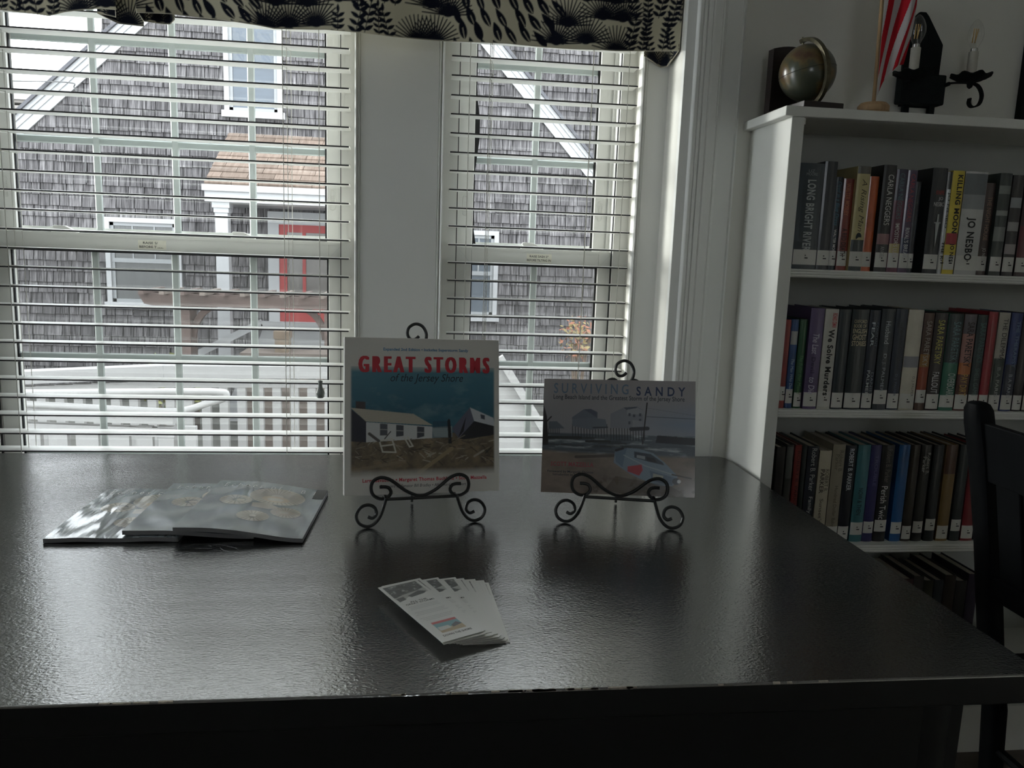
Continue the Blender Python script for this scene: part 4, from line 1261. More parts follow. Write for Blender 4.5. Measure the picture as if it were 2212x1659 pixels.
for b in S1:
    e = book(b[0], b[1], Z1_, b[2], BYF + .016 + (.008 if b[2] < .22 else 0), b[3], b[4], G1, b[5], b[6])
    if 'dagger' in b[4]:
        x = (b[0] + b[1]) / 2 + .004; y = BYF + .016 - .0034; z = Z1_
        dg = MB().prism([(x - .0045, z + .115), (x, z + .060), (x + .0045, z + .115)], 'Y', y - .0002, y).box(x - .008, x + .008, y - .0002, y, z + .115, z + .118).box(x - .002, x + .002, y - .0002, y, z + .118, z + .136)
        dg.build('dagger_print', mat('spine_ink_176_180_180', rgb(176, 180, 180), .45, .04, 40), e)
S2 = [
 (.851, .867, .210, (150, 56, 54), 'small red paperback first on the middle shelf', (), (), (.018, .052)),
 (.867, .886, .211, (36, 74, 128), 'small blue paperback with white script between the red and the green ones', ((.13, .28, (170, 172, 170)),), [('The Man Who Died', .44, .80, .3, .7, (176, 196, 214), 0, .25)], (.012, .046)),
 (.888, .908, .212, (30, 84, 50), 'small green paperback with pale script beside the purple hardcover', (), [('The Bullet that Missed', .40, .84, .25, .7, (96, 150, 96), 0, .25)], (.004, .038)),
 (.909, .944, .239, (92, 76, 116), 'purple hardcover with white script title', (), [('The Last', .25, .45, .25, .7, (196, 190, 208), .01, .2), ('Devil', .48, .64, .3, .6, (60, 46, 84), .03), ('to Die', .68, .85, .25, .7, (196, 190, 208), .01, .2)], (.006, .040)),
 (.945, .979, .238, (200, 198, 190), 'white hardcover with heavy black title and a small red author name', (), [('RICHARD OSMAN', .04, .18, .5, .85, (186, 44, 50), .03), ('We Solve Murders', .20, .86, .30, .75, (20, 20, 20), .035)], (.006, .042)),
 (.980, 1.010, .238, (34, 46, 52), 'plain dark slate hardcover between the white one and the ghost-story one', (), ()),
 (1.012, 1.055, .239, (32, 44, 48), 'wide dark teal hardcover with cream capitals stacked near the top', (), [('OXFORD', .10, .135, .1, .85, (190, 182, 150), .01, 0, True), ('BOOK OF', .145, .18, .1, .85, (190, 182, 150), .01, 0, True), ('ENGLISH', .19, .235, .08, .9, (200, 192, 160), .015, 0, True), ('GHOST', .245, .30, .08, .9, (200, 192, 160), .02, 0, True), ('STORIES', .31, .36, .06, .92, (200, 192, 160), .02, 0, True)]),
 (1.056, 1.084, .238, (26, 36, 52), 'navy hardcover with spaced silver capitals in two lines', (), [('FEAR', .12, .36, .2, .5, (190, 200, 206), .01), ('CONSTANT', .12, .36, .6, .82, (110, 124, 136)), ('PALMER', .60, .86, .2, .48, (200, 206, 208), .005), ('DANIEL', .62, .86, .58, .82, (140, 150, 158))]),
 (1.086, 1.121, .242, (40, 50, 58), 'steel-grey hardcover with white serif-like title and a low label', (), [('Husband', .12, .34, .3, .66, (186, 194, 198)), ('D. J. PALMER', .44, .82, .3, .6, (170, 180, 186))], (.014, .048)),
 (1.122, 1.152, .243, (44, 52, 66), 'blue-grey hardcover with dark faint lettering before the cream one', (), [('Perfect Daughter', .18, .60, .35, .7, (26, 32, 40)), ('D. J. PALMER', .64, .86, .35, .62, (90, 106, 128))]),
 (1.153, 1.193, .242, (206, 200, 184), 'thick cream hardcover with a grey smudge halfway down', ((.46, .57, (140, 140, 146)),), [('D. J. PALMER', .66, .86, .62, .82, (110, 104, 96))], (.0, .0)),
 (1.194, 1.221, .235, (84, 58, 46), 'brown hardcover turning orange at its foot', ((.42, .55, (150, 108, 52)), (.55, .82, (150, 66, 40))), [('SARA PARETSKY', .08, .54, .2, .72, (176, 166, 156), .0), ], (.018, .050)),
 (1.222, 1.256, .236, (50, 42, 42), 'black hardcover with tall yellow capitals and a white title', (), [('SARA PARETSKY', .07, .52, .2, .72, (196, 190, 96), .0), ('FALLOUT', .60, .82, .22, .74, (206, 206, 206), .01)]),
 (1.257, 1.296, .235, (30, 108, 86), 'teal-green hardcover with a dark upper half and tilted label', ((0, .5, (30, 48, 52)),), [('SARA PARETSKY', .08, .52, .3, .8, (112, 146, 150)), ('OVERBOARD', .61, .86, .34, .84, (190, 206, 200), .01)], (.008, .038)),
 (1.297, 1.331, .235, (92, 48, 44), 'sunset-coloured hardcover with black author name and gold title', ((.0, .2, (92, 86, 92)), (.2, .50, (166, 120, 112)), (.5, .62, (190, 112, 60))), [('SARA PARETSKY', .08, .54, .25, .78, (40, 26, 30), .01), ('PAY DIRT', .62, .84, .2, .75, (206, 166, 92), .01)]),
 (1.332, 1.359, .234, (34, 52, 54), 'dark bottle-green hardcover with dim grey-green capitals', (), [('SARA PARETSKY', .08, .50, .25, .8, (78, 116, 112)), ('SHELL GAME', .55, .84, .25, .7, (96, 124, 118))]),
 (1.360, 1.385, .242, (150, 28, 44), 'glossy crimson hardcover on the middle shelf', (), ()),
 (1.387, 1.417, .241, (176, 172, 160), 'hardcover white above and dark green below with black title', ((.46, .86, (50, 62, 58)),), [('THE DILEMMA', .06, .48, .35, .75, (44, 40, 38)), ('B A PARIS', .55, .85, .32, .64, (176, 182, 178))]),
 (1.419, 1.450, .241, (38, 58, 116), 'royal-blue hardcover with pale blue capitals', ((.52, .86, (34, 42, 60)),), [('THE THERAPIST', .08, .55, .45, .75, (120, 146, 176)), ('B A PARIS', .62, .86, .35, .65, (176, 182, 190))]),
 (1.451, 1.476, .239, (44, 40, 44), 'dull black hardcover with dark red lettering beside the royal-blue one', (), [('BEHIND', .50, .84, .25, .75, (96, 40, 40), .01)][:0]),
 (1.478, 1.508, .239, (70, 66, 62), 'taupe hardcover, last one in sight on the middle shelf', (), ()),
]
for b in S2:
    book(b[0], b[1], Z2_, b[2], BYF + .020 + (.006 if b[2] < .22 else 0), b[3], b[4], G2, b[5], b[6], call=(b[7] if len(b) > 7 and b[7][1] > 0 else (.004, .040)))
S3 = [
 (.862, .885, .240, (40, 36, 36), 'dark brown book at the very start of the lower shelf', (), ()),
 (.887, .906, .246, (52, 52, 50), 'dark grey book beside the red one on the lower shelf', ((.02, .34, (84, 86, 82)),), ()),
 (.908, .926, .246, (122, 44, 40), 'brick-red book with dark lettering on the lower shelf', (), [('ROBERT B. PARKER', .06, .66, .3, .7, (60, 18, 22))]),
 (.927, .940, .243, (38, 46, 44), 'slim dark green book between the red and the navy ones', (), ()),
 (.941, .970, .243, (26, 30, 42), 'navy book with white author name on the lower shelf', (), [('Robert B. Parker', .02, .46, .3, .75, (190, 190, 186)), ('Family H', .52, .76, .3, .75, (190, 190, 186))]),
 (.972, 1.004, .232, (190, 182, 160), 'short cream book with brown capitals and a small bird mark', (), [('ROBERT B.', .20, .44, .55, .85, (70, 60, 50)), ('PARKER', .20, .46, .15, .5, (60, 50, 42), .01), ("Sunset's", .52, .78, .3, .6, (80, 70, 60))]),
 (1.005, 1.038, .248, (150, 142, 124), 'tall beige book with faded brown lettering', (), [('Robert B.', .06, .28, .5, .8, (100, 92, 78)), ('Parker', .10, .26, .2, .5, (100, 92, 78)), ('Hundred Dollar Baby', .42, .84, .3, .65, (84, 76, 64))]),
 (1.038, 1.067, .245, (28, 32, 42), 'blue-black book with narrow white capitals', (), [('ROBERT B. PARKER', .03, .46, .3, .72, (196, 200, 204), .01)]),
 (1.070, 1.104, .247, (62, 116, 124), 'pale teal book with dark title', (), [('NOW & THEN', .44, .72, .3, .65, (24, 44, 50), .01)], (.018, .050)),
 (1.104, 1.132, .247, (48, 46, 96), 'indigo book on the lower shelf', (), [('TROUBLE', .10, .42, .4, .7, (96, 98, 140))], (.022, .052)),
 (1.133, 1.166, .247, (30, 30, 32), 'black book with large white title words', (), [('Robert B. Parker', .04, .38, .35, .75, (110, 104, 96)), ('Perish Twice', .42, .80, .2, .7, (214, 214, 210), .0)], (.026, .056)),
 (1.177, 1.207, .248, (36, 90, 146), 'bright blue book on the lower shelf', (), (), (.020, .050)),
 (1.208, 1.234, .248, (54, 46, 40), 'brown-black book right after the bright blue one', (), ()),
 (1.236, 1.264, .248, (34, 34, 34), 'black book with a two-line white author name', (), [('Robert B.', .08, .30, .55, .85, (196, 196, 190)), ('Parker', .12, .28, .15, .5, (196, 196, 190))], (.022, .052)),
 (1.269, 1.297, .248, (32, 36, 42), 'dark grey-blue book with a raised label', (), (), (.028, .058)),
 (1.302, 1.334, .249, (132, 106, 62), 'mustard-brown book on the lower shelf', ((0, .3, (84, 56, 44)),), ()),
 (1.339, 1.367, .249, (34, 42, 46), 'dark slate book between the mustard and the crimson ones', (), (), (.026, .056)),
 (1.369, 1.403, .243, (128, 30, 40), 'dark red book half hidden by the chair', (), ()),
 (1.410, 1.440, .245, (46, 46, 50), 'black book behind the chair on the lower shelf', (), ()),
 (1.444, 1.476, .240, (60, 60, 56), 'olive-black book behind the chair slats on the lower shelf', (), ()),
]
for b in S3:
    book(b[0], b[1], Z3_, b[2], BYF + .031, b[3], b[4], G3, b[5], b[6], call=(b[7] if len(b) > 7 else (.006, .040)))
x = 1.06
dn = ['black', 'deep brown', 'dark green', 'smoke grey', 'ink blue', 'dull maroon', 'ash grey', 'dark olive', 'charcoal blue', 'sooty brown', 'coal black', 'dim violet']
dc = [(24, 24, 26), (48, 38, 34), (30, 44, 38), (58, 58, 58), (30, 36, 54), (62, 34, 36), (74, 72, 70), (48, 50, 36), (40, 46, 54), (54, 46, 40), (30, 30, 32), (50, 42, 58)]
rnd = random.Random(8)
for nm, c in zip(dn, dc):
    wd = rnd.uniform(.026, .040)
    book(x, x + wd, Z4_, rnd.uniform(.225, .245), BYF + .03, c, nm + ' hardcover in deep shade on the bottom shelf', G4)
    x += wd + .001

# ================================================================== ON TOP OF THE BOOKCASE
TZ = 1.592
M_wood_dark = mat('dark_walnut', (.014, .008, .008), .4, .3, 20, stretch=(1, 1, 6))
ge = thing('globe_bookend', 'antique-style globe on a dark wooden bookend at the corner of the bookcase top', 'globe', M=Matrix.Translation((.874, 1.812, TZ)) @ Matrix.Rotation(.10, 4, 'Z'))
MB().box(-.048, .050, -.086, .086, 0, .0145).build('base', M_wood_dark, ge, local=True, bevel=.001, seg=1)
sl = [(-.048, .0145), (.050, .0145), (.050, .150)]
for i in range(9):
    t = i / 8
    sl.append((.050 - .098 * t, .150 + .014 * math.sin(math.pi * (.15 + .7 * t))))
sl.append((-.048, .150))
MB().prism(sl, 'Y', .062, .086).build('upright_slab', M_wood_dark, ge, local=True)
def globe_material():
    m = bpy.data.materials.new('antique_globe_map'); m.use_nodes = True
    n = m.node_tree.nodes; L = m.node_tree.links; p = n['Principled BSDF']
    t = n.new('ShaderNodeTexCoord')
    z = n.new('ShaderNodeTexNoise'); z.inputs['Scale'].default_value = 16; z.inputs['Detail'].default_value = 6
    L.new(t.outputs['Object'], z.inputs['Vector'])
    r = n.new('ShaderNodeValToRGB'); e = r.color_ramp.elements
    e[0].position = .40; e[0].color = (.050, .058, .040, 1)
    e[1].position = .56; e[1].color = (.15, .105, .040, 1)
    k = e.new(.49); k.color = (.065, .068, .042, 1)
    k = e.new(.66); k.color = (.08, .035, .018, 1)
    L.new(z.outputs['Fac'], r.inputs['Fac']); L.new(r.outputs['Color'], p.inputs['Base Color'])
    p.inputs['Roughness'].default_value = .28
    p.inputs['Coat Weight'].default_value = .5; p.inputs['Coat Roughness'].default_value = .2
    return m
gc = Vector((-.002, -.012, .0895)); gr_ = .0625
prof = [(max(.0001, gr_ * math.sin(math.pi * i / 24)), -gr_ * math.cos(math.pi * i / 24)) for i in range(25)]
ax = Vector((-.20, .10, .97)).normalized()
RM = ax.to_track_quat('Z', 'Y').to_matrix()
gb = MB().lathe(prof, gc, 40, M=RM, caps=False).build('globe', globe_material(), ge, local=True, smooth=True)
eq = MB()
eq.tube([gc + RM @ Vector(((gr_ + .0001) * math.cos(a), (gr_ + .0001) * math.sin(a), 0)) for a in [2 * math.pi * i / 48 for i in range(49)]], .0006, 4, caps=False)
eq.build('equator_line', mat('map_line', (.03, .03, .02), .5, .1, 20), gb, local=True)
M_brass = mat('aged_brass', (.12, .108, .07), .38, .25, 120, metal=.75)
dvec = Vector((.06, -.998, 0)); dvec = (dvec - ax * dvec.dot(ax)).normalized()
nrm = ax.cross(dvec)
rg = MB(); vs = []; fs = []
nn = 36
for i in range(nn + 1):
    a = math.pi * (-.02 + 1.04 * i / nn)
    rad = ax * math.cos(a) + dvec * math.sin(a)
    for rr, hh in ((.0675, -.005), (.0675, .005), (.0760, .005), (.0760, -.005)):
        vs.append(gc + rad * rr + nrm * hh)
for i in range(nn):
    for j in range(4):
        fs.append((i * 4 + j, i * 4 + (j + 1) % 4, (i + 1) * 4 + (j + 1) % 4, (i + 1) * 4 + j))
fs += [(0, 1, 2, 3), (nn * 4 + 3, nn * 4 + 2, nn * 4 + 1, nn * 4)]
rg.add(vs, fs).build('meridian_ring', M_brass, ge, local=True)
MB().tube([gc + ax * .062, gc + ax * .080], .0026, 8).build('pole_pin', M_brass, ge, local=True)
MB().tube([gc - ax * .062, gc - ax * .078, (gc.x + .012, gc.y - .002, .0145)], .0030, 8).build('pole_pin', M_brass, ge, local=True)

# ---- small flag on a wooden stand
fl = thing('desk_flag', 'small red-and-white striped flag drooping from a wooden staff on a round base', 'flag', (1.013, 1.750, TZ))
M_pine = mat('pine_wood', (.42, .27, .14), .55, .15, 30, stretch=(6, 6, 1))
MB().lathe([(.030, 0), (.034, .004), (.034, .015), (.028, .022), (.008, .024)], (1.013, 1.750, TZ), 28).build('base', M_pine, fl, smooth=True)
MB().tube([(1.013, 1.750, TZ + .015), (1.002, 1.750, 2.02)], .0042, 10).build('staff', M_pine, fl, smooth=True)
p = Paint(120, 160, (0, 0, 0), 1., 1.)
S_ = (p.X * 5.2 + p.Y * 3.4 + .25 * np.sin(p.Y * 7 + p.X * 3))
redm = (np.floor(S_) % 2 == 0).astype(float)
p.a[:] = np.array(rgb(196, 190, 190)) * (1 - redm[..., None]) + np.array(rgb(186, 34, 46)) * redm[..., None]
def flag_fn(u, v):
    ztop = 2.01 - .05 * u
    zbot = TZ + .034 + .075 * u ** .9 + .02 * np.sin(u * 3.1)
    z = ztop + (zbot - ztop) * v
    wd = .056 + .026 * np.sin(v * 3.0)
    x = 1.0065 + .0075 * v + wd * u * (1 - .25 * (v > 2))
    y = 1.747 - .012 * np.sin(u * 9 + v * 3.0) * (u * 1.5).clip(0, 1) - .004
    return x, y, z
me = p.sheet('flag_cloth', flag_fn)
o_ = np.array(fl.location, np.float32); co = np.zeros(len(me.vertices) * 3, np.float32); me.vertices.foreach_get('co', co)
me.vertices.foreach_set('co', (co.reshape(-1, 3) - o_).ravel())
ob = link('flag_cloth', me, attr_mat('flag_cotton', .8, .15), fl)
sd = ob.modifiers.new('cloth_thickness', 'SOLIDIFY'); sd.thickness = .0008

M_sconce = mat('matt_black_iron', (.006, .009, .010), .7, .3, 60, .3, 200, spec=.15)
# ---- wall sconce with two candle bulbs
sn = thing('wall_sconce', 'black iron wall sconce with two candle bulbs above the bookcase', 'sconce', (1.235, YW, 1.65))
plate = [(1.190, 1.650), (1.285, 1.650), (1.288, 1.802), (1.243, 1.866), (1.234, 1.875), (1.218, 1.875), (1.209, 1.866), (1.186, 1.802)]
MB().prism(plate, 'Y', YW - .009, YW - .0005).build('back_plate', M_sconce, sn, bevel=.001, seg=1)
MB().box(1.172, 1.288, YW - .040, YW - .009, 1.652, 1.724).build('box', M_sconce, sn, bevel=.004, seg=2)
for xx in (1.194, 1.262):
    MB().box(xx, xx + .014, YW - .022, YW - .009, 1.594, 1.654).build('strap', M_sconce, sn)
def drip(c, r, seed):
    m = MB(); n = 48; vs = []
    for k, (rr, zz) in enumerate(((.004, -.010), (.35, -.010), (.75, -.003), (1.0, .003), (.98, .006), (.7, .0015), (.0005, -.004))):
        for j in range(n):
            a = 2 * math.pi * j / n
            sc = 1 + (.07 * math.cos(8 * a + seed) if rr > .6 else 0)
            vs.append((c[0] + r * rr * sc * math.cos(a), c[1] + r * rr * sc * math.sin(a), c[2] + zz + (.0028 * math.cos(8 * a + seed) if rr > .6 else 0)))
    fs = [(i * n + j, i * n + (j + 1) % n, (i + 1) * n + (j + 1) % n, (i + 1) * n + j) for i in range(6) for j in range(n)]
    return m.add(vs, fs)
M_candle = mat('ivory_candle_sleeve', (.50, .48, .42), .55, .05, 40)
M_chrome = mat('bulb_screw_base', (.6, .6, .58), .25, .1, 60, metal=1.)
M_fil = mat('amber_filament', (.62, .40, .14), .5, .1, 60)
for c, zt in (((1.180, 1.878, 1.712), 1.774), ((1.336, 1.885, 1.716), 1.776)):
    drip(c, .046, c[0]).build('drip_pan', M_sconce, sn, smooth=True)
    cd = MB().lathe([(.0112, c[2] - .004), (.0112, zt)], (c[0], c[1], 0), 20).build('candle_sleeve', M_candle, sn, smooth=True)
    MB().lathe([(.0085, zt), (.0085, zt + .007), (.0065, zt + .009)], (c[0], c[1], 0), 16).build('screw_base', M_chrome, cd, smooth=True)
    bp = [(.0075, .007), (.0115, .016), (.0165, .027), (.0185, .038), (.0172, .050), (.0128, .062), (.0070, .071), (.0015, .076)]
    bl = MB().lathe([(r, zt + z) for r, z in bp], (c[0], c[1], 0), 24).build('bulb', M_bulb, sn, smooth=True)
    for dx in (-.0055, 0, .0055):
        MB().tube([(c[0] + dx * .6, c[1] + abs(dx), zt + .022), (c[0] + dx, c[1], zt + .054)], .0012, 6).build('filament', M_fil, bl)
    MB().lathe([(.004, zt + .006), (.003, zt + .018), (.0015, zt + .024)], (c[0], c[1], 0), 10).build('stem', M_bulb, bl, smooth=True)
def ribbon(path, wy, th):
    m = MB(); vs = []
    for i, q in enumerate(path):
        a = Vector(path[max(0, i - 1)]); b = Vector(path[min(len(path) - 1, i + 1)]); d = (b - a).normalized()
        nn_ = Vector((-d.z, 0, d.x)); q = Vector(q)
        for sy, sn_ in ((-1, -1), (1, -1), (1, 1), (-1, 1)):
            vs.append(q + Vector((0, sy * wy / 2, 0)) + nn_ * (sn_ * th / 2))
    k = len(path)
    fs = [(i * 4 + j, i * 4 + (j + 1) % 4, (i + 1) * 4 + (j + 1) % 4, (i + 1) * 4 + j) for i in range(k - 1) for j in range(4)] + [(3, 2, 1, 0), (k * 4 - 4, k * 4 - 3, k * 4 - 2, k * 4 - 1)]
    return m.add(vs, fs)
y2 = 1.885
arm = smooth_path([(1.282, y2, 1.700), (1.310, y2, 1.703), (1.345, y2, 1.703), (1.362, y2, 1.694), (1.371, y2, 1.675), (1.366, y2, 1.655), (1.349, y2, 1.648), (1.339, y2, 1.656), (1.340, y2, 1.668)], 5)
ribbon(arm, .012, .0035).build('scroll_arm', M_sconce, sn)
MB().tube([(1.288, YW - .03, 1.70), (1.284, 1.89, 1.700)], .005, 8).build('arm_stub', M_sconce, sn)
MB().lathe([(.001, 1.690), (.006, 1.694), (.008, 1.704), (.006, 1.710)], (1.336, y2, 0), 12).build('finial', M_sconce, sn, smooth=True)
MB().tube([(1.180, 1.912, 1.700), (1.180, 1.878, 1.704)], .006, 8).build('arm_stub', M_sconce, sn)

# ---- dark frame at the edge of the wall
pf = thing('framed_picture', 'black picture frame hanging on the wall past the sconce', 'picture frame', (1.66, YW, 1.62))
fr = MB().box(1.512, 1.530, YW - .022, YW - .001, 1.62, 1.885).box(1.80, 1.818, YW - .022, YW - .001, 1.62, 1.885).box(1.530, 1.80, YW - .022, YW - .001, 1.62, 1.638).box(1.530, 1.80, YW - .022, YW - .001, 1.867, 1.885)
fr.build('frame', M_chair, pf)
MB().box(1.530, 1.80, YW - .010, YW - .002, 1.638, 1.867).build('picture', mat('dim_print', (.16, .17, .17), .4, .4, 14), pf)

# ================================================================== CHAIR
chr_ = thing('side_chair', 'black painted slat-back chair standing with its back to the end of the desk', 'chair', (1.35, 1.18, 0))
def post(y, top=1.0):
    m = MB(); vs = []; k = 0
    prof_ = [(0, 1.215, .018, .018), (.20, 1.222, .020, .020), (.35, 1.210, .021, .021), (.44, 1.190, .022, .021), (.586, 1.164, .023, .021), (.724, 1.140, .024, .021), (.88, 1.108, .026, .021), (.955, 1.090, .026, .023), (.985, 1.084, .024, .022), (.996, 1.082, .018, .018), (1.0, 1.081, .010, .012)]
    for z, x, hy, hx in prof_:
        for a in range(12):
            t = 2 * math.pi * a / 12
            c_, s_ = math.cos(t), math.sin(t)
            vs.append((x + hx * (abs(c_) ** .6) * (1 if c_ >= 0 else -1), y + hy * (abs(s_) ** .6) * (1 if s_ >= 0 else -1), z * top))
    n = len(prof_)
    fs = [(i * 12 + j, i * 12 + (j + 1) % 12, (i + 1) * 12 + (j + 1) % 12, (i + 1) * 12 + j) for i in range(n - 1) for j in range(12)] + [tuple(range(11, -1, -1)), tuple(range((n - 1) * 12, n * 12))]
    return m.add(vs, fs)
CY0, CY1 = .965, 1.385
for yy in (CY0, CY1):
    post(yy).build('back_post', M_chair, chr_, smooth=True)
def backx(z): return float(np.interp(z, [.44, .586, .724, .88, 1.0], [1.190, 1.164, 1.140, 1.108, 1.081]))
for z0, z1, nm in ((.845, .962, 'crest_rail'), (.60, .65, 'lower_rail')):
    poly_ = [(backx(z0) - .010, z0), (backx(z0) + .010, z0), (backx(z1) + .010, z1), (backx(z1) - .010, z1)]
    MB().prism(poly_, 'Y', CY0 + .01, CY1 - .01).build(nm, M_chair, chr_, bevel=.003)
ns = 5
for i in range(ns):
    yc = CY0 + (CY1 - CY0) * (i + 1) / (ns + 1)
    MB().prism([(backx(.64) - .006, .64), (backx(.64) + .006, .64), (backx(.86) + .006, .86), (backx(.86) - .006, .86)], 'Y', yc - .031, yc + .031).build('back_slat', M_chair, chr_, bevel=.002, seg=1)
MB().prism(rrect(1.165, 1.60, CY0 - .02, CY1 + .02, .05), 'Z', .435, .462).build('seat', M_chair, chr_, bevel=.006)
for yy in (CY0 + .01, CY1 - .01):
    MB().lathe([(.013, 0), (.019, .12), (.017, .30), (.022, .42), (.02, .44)], (1.565, yy, 0), 12).build('front_leg', M_chair, chr_, smooth=True)
    MB().tube([(1.215, yy, .20), (1.565, yy, .20)], .010, 8).build('stretcher', M_chair, chr_)
    MB().box(1.20, 1.57, yy - .012, yy + .012, .385, .435).build('seat_rail', M_chair, chr_)
MB().tube([(1.22, CY0, .26), (1.22, CY1, .26)], .010, 8).build('stretcher', M_chair, chr_)
MB().tube([(1.565, CY0 + .01, .14), (1.565, CY1 - .01, .14)], .010, 8).build('stretcher', M_chair, chr_)

# ================================================================== OUTDOORS
GZ = -.65
struct('ground', MB().box(-60, 60, 2.3, 90, GZ - .3, GZ), mat('gravel_yard', (.040, .040, .034), .9, .25, 3, .3, 30))
M_wtrim = mat('white_house_trim', (0.2448, 0.2482, 0.2516), .5, .03, 3)
M_roof = mat('dark_roof_edge', (0.0612, 0.0612, 0.0680), .9, .2, 10)
M_sheath = mat('wall_backing', (0.0816, 0.0782, 0.0816), .9, .1, 4)
HY = 10.0
hs = thing('shingled_house', 'grey cedar-shingled house with white gable trim seen through the windows', 'house', (-1.2, HY, GZ))
def gz_l(x): return 2.146 + .92 * (x + 4.815)
def gz_r(x): return 3.708 - 1.085 * (x - .705)
AX = (3.708 + 1.085 * .705 - 2.146 - .92 * 4.815) / (.92 + 1.085)
AZ = gz_l(AX)
EXL, EXR = -5.9, 3.3
MB().prism([(EXL, GZ), (EXR, GZ), (EXR, gz_r(EXR)), (AX, AZ), (EXL, gz_l(EXL))], 'Y', HY, HY + .12).build('gable_wall', M_sheath, hs)
MB().box(-4.131, 4.6, HY + 1.5, HY + 1.6, 0, 7.0).build('rear_wall', M_sheath, hs)
holes = [(-2.29, -1.63, 2.745, 4.0), (-3.69, -2.83, .468, 1.52), (.30, .985, .42, 1.527), (-1.82, -.60, GZ, 1.66)]
rnd = random.Random(12)
WID = [.105, .125, .14, .16, .18, .205]
EXPO = .1265
def shingle_verts(x, z, wd, y):
    a = .009
    return [(x + a / 2, y - .034, z), (x + wd - a / 2, y - .034, z), (x + wd - a / 2, y - .001, z), (x + a / 2, y - .001, z),
            (x + a / 2, y - .006, z + .19), (x + wd - a / 2, y - .006, z + .19), (x + wd - a / 2, y - .001, z + .19), (x + a / 2, y - .001, z + .19)]
SF = [(3, 2, 1, 0), (4, 5, 6, 7), (0, 1, 5, 4), (1, 2, 6, 5), (2, 3, 7, 6), (3, 0, 4, 7)]
smesh = [MB().add(shingle_verts(0, 0, wd, 0), SF).mesh('shingle') for wd in WID]
cand = []
z = GZ
row = 0
while z < AZ - .1:
    x = EXL + rnd.uniform(0, .1)
    while x < EXR:
        k = rnd.randrange(len(WID)); wd = WID[k]
        xc = x + wd / 2; zc = z + EXPO / 2
        ok = zc < gz_l(xc) + .02 and zc < gz_r(xc) + .02
        ok = ok and not any(h[0] < xc < h[1] and h[2] - .03 < zc < h[3] + .02 for h in holes)
        if ok:
            cand.append((x, z + rnd.uniform(-.005, .005), k))
        x += wd
    z += EXPO; row += 1
vis = [c for c in cand if -4.65 < c[0] < -2.35 and 1.50 < c[1] < 3.6] + [c for c in cand if -2.35 < c[0] < -1.1 and 2.6 < c[1] < 3.3]
vis = vis[:300]
vset = set(id(c) for c in vis)
for c in vis:
    o = link('shingle', smesh[c[2]], M_shingle, hs)
    o.location = (c[0] + 1.2, 0, c[1] - GZ)
rest = MB()
for c in cand:
    if id(c) not in vset:
        rest.add(shingle_verts(c[0], c[1], WID[c[2]], HY), SF)
rest.build('shingles', M_shingle, hs)['kind'] = 'stuff'
rear = MB()
z = .5
while z < 6.5:
    x = -4.15 + rnd.uniform(-.06, .0)
    first = True
    while x < 4.6:
        wd = WID[rnd.randrange(len(WID))]
        rear.add(shingle_verts(x, z + rnd.uniform(-.005, .005), wd, HY + 1.5), SF)
        x += wd
    z += EXPO
rear.build('rear_shingles', M_shingle, hs)['kind'] = 'stuff'
for side in (-1, 1):
    f = gz_l if side < 0 else gz_r
    xe = EXL if side < 0 else EXR
    def pt(x, off):
        sl_ = .92 if side < 0 else -1.085
        nv = Vector((-sl_, 0, 1)).normalized()
        return Vector((x, 0, f(x))) + nv * off
    for off, hh, y0, y1, m_, nm in ((.045, .085, 9.955, 9.985, M_wtrim, 'rake_board'), (.115, .055, 9.942, 9.985, M_wtrim, 'rake_moulding'), (.165, .045, 9.925, 9.985, M_wtrim, 'rake_crown'), (.205, .035, 9.89, HY + 1.5, M_roof, 'roof_slope')):
        a = pt(xe, off); b = pt(AX, off)
        a.y = b.y = (y0 + y1) / 2
        MB().bar(a, b, y1 - y0, hh).build(nm, m_, hs)
def ext_window(x0, x1, z0, z1, zr, cols, pane, muntin=True):
    t = .055
    fr_ = MB().box(x0, x0 + t, HY - .06, HY, z0, z1).box(x1 - t, x1, HY - .06, HY, z0, z1).box(x0 + t, x1 - t, HY - .06, HY, z1 - t, z1).box(x0 - .03, x1 + .03, HY - .08, HY, z0 - .02, z0 + t)
    o = fr_.build('window', M_wtrim, hs)
    m_s = mat('house_sash', (0.1700, 0.1768, 0.1802), .5, .03, 5)
    s = MB(); q = .04
    xa, xb, za, zb = x0 + t, x1 - t, z0 + t, z1 - t
    s.box(xa, xa + q, HY - .035, HY - .005, za, zb).box(xb - q, xb, HY - .035, HY - .005, za, zb).box(xa, xb, HY - .035, HY - .005, za, za + q).box(xa, xb, HY - .035, HY - .005, zb - q, zb).box(xa, xb, HY - .040, HY - .005, zr - .025, zr + .025)
    if muntin:
        for i in range(1, cols):
            xm = xa + (xb - xa) * i / cols
            s.box(xm - .008, xm + .008, HY - .030, HY - .010, zr, zb)
    s.build('sash', m_s, o)
    MB().box(xa + q, xb - q, HY - .02, HY - .016, za + q, zr - .025).build('pane', pane, o)
    MB().box(xa + q, xb - q, HY - .02, HY - .016, zr + .025, zb - q).build('pane', pane, o)
M_pane_a = mat('sky_reflecting_pane', (0.0408, 0.0530, 0.0680), .15, .12, 6, stretch=(1, 1, 8))
M_pane_b = mat('curtained_pane', (0.0340, 0.0354, 0.0340), .3, .35, 14, stretch=(6, 1, .4))
ext_window(-2.29, -1.63, 2.745, 4.0, 3.33, 2, M_pane_a)
ext_window(-3.69, -2.83, .468, 1.52, 1.02, 3, M_pane_b)
ext_window(.30, .985, .42, 1.527, 1.0, 3, M_pane_a)
